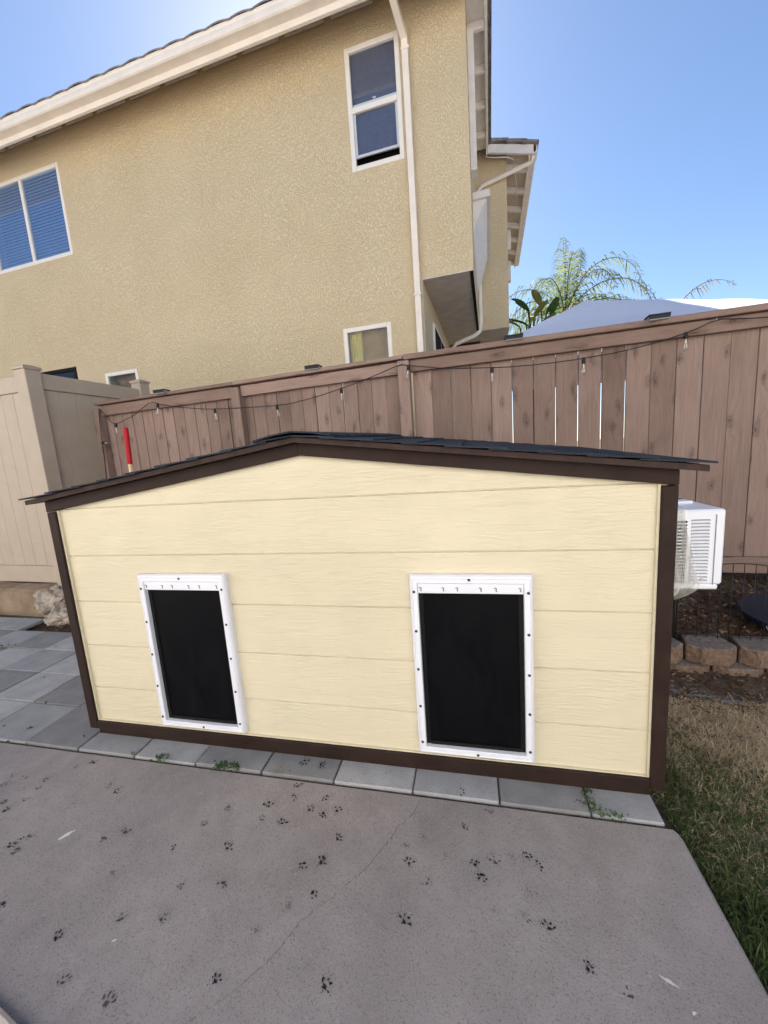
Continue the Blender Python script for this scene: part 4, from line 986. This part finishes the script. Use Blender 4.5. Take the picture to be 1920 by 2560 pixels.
for a, b in ((0, 1), (1, 2), (2, 3), (3, 0)):
    p, q = Vector(e[a]), Vector(e[b]); dn = Vector((0, 0, -.22)); mb.add([p, q, q+dn, p+dn], [(0, 1, 2, 3)])
mb.build('canopy_roof', MT['canopy'], cn, smooth=False)
for p in e: 
    mb = MB(CO); x, y = p[0]*.98+3.44*.02, p[1]*.98+5*.02; mb.box(x-.016, x+.016, y-.016, y+.016, -.05, p[2]-.02); mb.build('leg', MT['white'], cn)
def frond(mb, base, az, el, length, droop, n=30, ll=.55, hang=.6, thin=1):
    p = Vector(base); d = Vector((math.cos(az)*math.cos(el), math.sin(az)*math.cos(el), math.sin(el))); st_ = length/n; rach = []
    for i in range(n+1):
        rach.append(p.copy()); t = i/n
        d = (d+Vector((0, 0, -droop*(.4+1.6*t)/n))).normalized(); p = p+d*st_
    mb.tube(rach, [.02*(1-.85*i/n) for i in range(n+1)], 4, False)
    for i in range(3, n+1):
        t = i/n; dd = (rach[i]-rach[i-1]).normalized(); sd = dd.cross(Vector((0, 0, 1)))
        if sd.length < .05: sd = Vector((1, 0, 0))
        sd.normalize(); upv = sd.cross(dd)
        for s_ in (-1, 1):
            for rep in range(2):
                if rnd.random() > thin: continue
                l = ll*math.sin(math.pi*min(1, .12+.86*t))**.6*rnd.uniform(.75, 1.1)
                o = (sd*s_*rnd.uniform(.6, 1)+dd*rnd.uniform(.4, .8)+upv*rnd.uniform(-.3, .45)).normalized()
                a = rach[i]-dd*rnd.uniform(0, st_); m_ = a+o*l*.5+Vector((0, 0, -.10*l*hang)); tp = a+o*l*.85+Vector((0, 0, -l*hang*rnd.uniform(.5, 1.0)))
                wv = dd*.013
                mb.add([a-wv*.4, a+wv*.4, m_+wv, m_-wv, tp], [(0, 1, 2, 3), (3, 2, 4)])
PO = (4.05, 12, -.06)
pt = thing('palm_tree', 'feathery green palm with arching fronds behind the white canopy', 'palm tree', lot(*PO), LR, 'palms beyond the fence')
mb = MB(PO); mb.tube([(4.05, 12, -.06), (4.0, 12, 2.5), (4.05, 12, 4.95)], [.17, .14, .12], 12); mb.build('trunk', MT['trunk'], pt, smooth=True)
mb = MB(PO); cb = (4.05, 12, 4.85)
for az, el, L_, dr in ((R(178), R(60), 2.6, 2.6), (R(165), R(38), 2.2, 2.2), (R(200), R(42), 2.2, 2.3), (R(5), R(72), 2.9, 2.9), (R(-8), R(52), 2.9, 2.7), (R(15), R(40), 2.6, 2.4), (R(350), R(28), 2.3, 1.8), (R(120), R(72), 2.0, 1.6), (R(60), R(78), 2.2, 1.5), (R(90), R(84), 2.1, 1.0), (R(270), R(75), 2.0, 2.2), (R(240), R(58), 2.2, 2.4), (R(300), R(58), 2.2, 2.4), (R(140), R(45), 2.2, 2.2), (R(35), R(50), 2.6, 2.4), (R(185), R(20), 1.7, 1.6), (R(-2), R(14), 1.8, 1.2)):
    frond(mb, cb, az, el, L_*1.12, dr*1.15, 30, .66, .85, .78)
mb.build('crown', MT['palm'], pt)
mb = MB(PO); frond(mb, cb, R(80), R(86), 2.15, .2, 26, .22, .2, .35); mb.build('spear_leaf', MT['palmdry'], pt)
PO = (6.95, 12, -.06)
pt = thing('palm_tree', 'sparse grey palm with one drooping frond above the fence at the right', 'palm tree', lot(*PO), LR, 'palms beyond the fence')
mb = MB(PO); mb.tube([(6.5, 12, -.06), (6.6, 12, 4.15)], [.14, .10], 10); mb.build('trunk', MT['trunk'], pt, smooth=True)
mb = MB(PO); frond(mb, (6.62, 12, 4.1), R(2), R(66), 2.2, 2.0, 22, .45, 1.0, .55); frond(mb, (6.62, 12, 4.1), R(160), R(62), 1.55, 1.0, 20, .4, .5, .6); frond(mb, (6.62, 12, 4.1), R(200), R(75), 1.5, 1.6, 20, .4, .6, .5); frond(mb, (6.62, 12, 4.1), R(270), R(40), 1.2, 1.6, 16, .4, .6, .5)
mb.build('crown', MT['palmdry'], pt)
BO = (2.85, 8.6, -.06)
bp = thing('bird_of_paradise_plant', 'broad paddle-leaved plant between the house wall and the canopy', 'plant', lot(*BO), LR)
for k in range(44):
    mb = MB(BO); a = rnd.uniform(0, 6.28); x0, y0 = 2.95+rnd.uniform(-.25, .25), 8.6+rnd.uniform(-.25, .25); h = rnd.uniform(2.9, 4.15); sp = rnd.uniform(.05, .55)
    bx, by = x0+math.cos(a)*sp, y0+math.sin(a)*sp; mb.tube([(x0, y0, -.06), ((x0*2+bx)/3, (y0*2+by)/3, h*.6), (bx, by, h)], .016, 5)
    d = Vector((math.cos(a)*.7, math.sin(a)*.7, .55)).normalized(); sd = d.cross(Vector((0, 0, 1))).normalized(); p = Vector((bx, by, h)); L_ = rnd.uniform(.35, .6); vs = []
    for i in range(7):
        t = i/6; c_ = p+d*L_*t+Vector((0, 0, -.22*t*t*L_)); w_ = .085*math.sin(math.pi*min(1, .06+.92*t))**.7; vs += [c_-sd*w_+Vector((0, 0, .03)), c_, c_+sd*w_+Vector((0, 0, .03))]
    mb.add(vs, [f for i in range(6) for f in ((3*i, 3*i+1, 3*i+4, 3*i+3), (3*i+1, 3*i+2, 3*i+5, 3*i+4))]); mb.build('leaf', MT['yleaf' if k % 3 else 'broad'], bp, smooth=True)
BO = (3.75, 9.4, -.06)
bs_ = thing('flowering_shrub', 'yellow-green leafy shrub showing just above the canopy edge', 'shrub', lot(*BO), LR)
mb = MB(BO); mb.tube([(3.75, 9.4, -.06), (3.7, 9.4, 1.6), (3.8, 9.4, 3.0)], [.06, .05, .02], 7); mb.build('trunk', MT['trunk'], bs_)
mb = MB(BO)
for k in range(4200):
    v = Vector((rnd.gauss(0, 1), rnd.gauss(0, 1), rnd.gauss(0, 1))).normalized()*(rnd.random()**.4); c_ = Vector((3.75+v.x*.75, 9.4+v.y*.6, 3.45+v.z*1.0))
    if noise.noise(c_*3) < -.12: continue
    a = Vector((rnd.gauss(0, 1), rnd.gauss(0, 1), rnd.gauss(0, .7))).normalized(); b = a.orthogonal().normalized(); l = rnd.uniform(.05, .10)
    mb.add([c_-a*l, c_+b*l*.4, c_+a*l, c_-b*l*.4], [(0, 1, 2, 3)], 0 if rnd.random() < .6 else 1)
mb.build('crown', [MT['yleaf'], MT['broad']], bs_)

# ---------------------------------------------------------------- the patio's home, unseen behind the viewer, added near and pale to bounce sunlight
O = (0, -4.4, 0)
hm = thing('unseen_home', 'unseen pale stucco home behind the viewer, added to bounce sunlight across the patio', 'house', lot(*O), LR)
HO = O
mb = MB(O); mb.box(-9, 9, -8.4, -4.4, -.06, 5.9); mb.build('wall', MT['homewall'], hm)
mb = MB(O); mb.add([(-9.4, -4.0, 5.85), (9.4, -4.0, 5.85), (9.4, -6.5, 6.8), (-9.4, -6.5, 6.8), (-9.4, -9.0, 5.85), (9.4, -9.0, 5.85)], [(0, 1, 2, 3), (3, 2, 5, 4), (0, 3, 4), (1, 5, 2)]); mb.build('roof', MT['tile'], hm)
for a, b, c, d in ((-6.2, -4.6, 3.6, 5.0), (-.8, .8, 3.6, 5.0), (4.2, 5.8, 3.6, 5.0), (-1.2, 1.4, .0, 2.1), (4.4, 5.9, .9, 2.1)):
    mb = MB(O); mb.box(a, b, -4.399, -4.35, c, d); wn = mb.build('window', MT['white'], hm, bev=.006)
    for p, q in ((a+.06, (a+b)/2-.03), ((a+b)/2+.03, b-.06)):
        mb = MB(O); mb.box(p, q, -4.3495, -4.345, c+.06, d-.06); mb.build('pane', MT['dark'], wn)
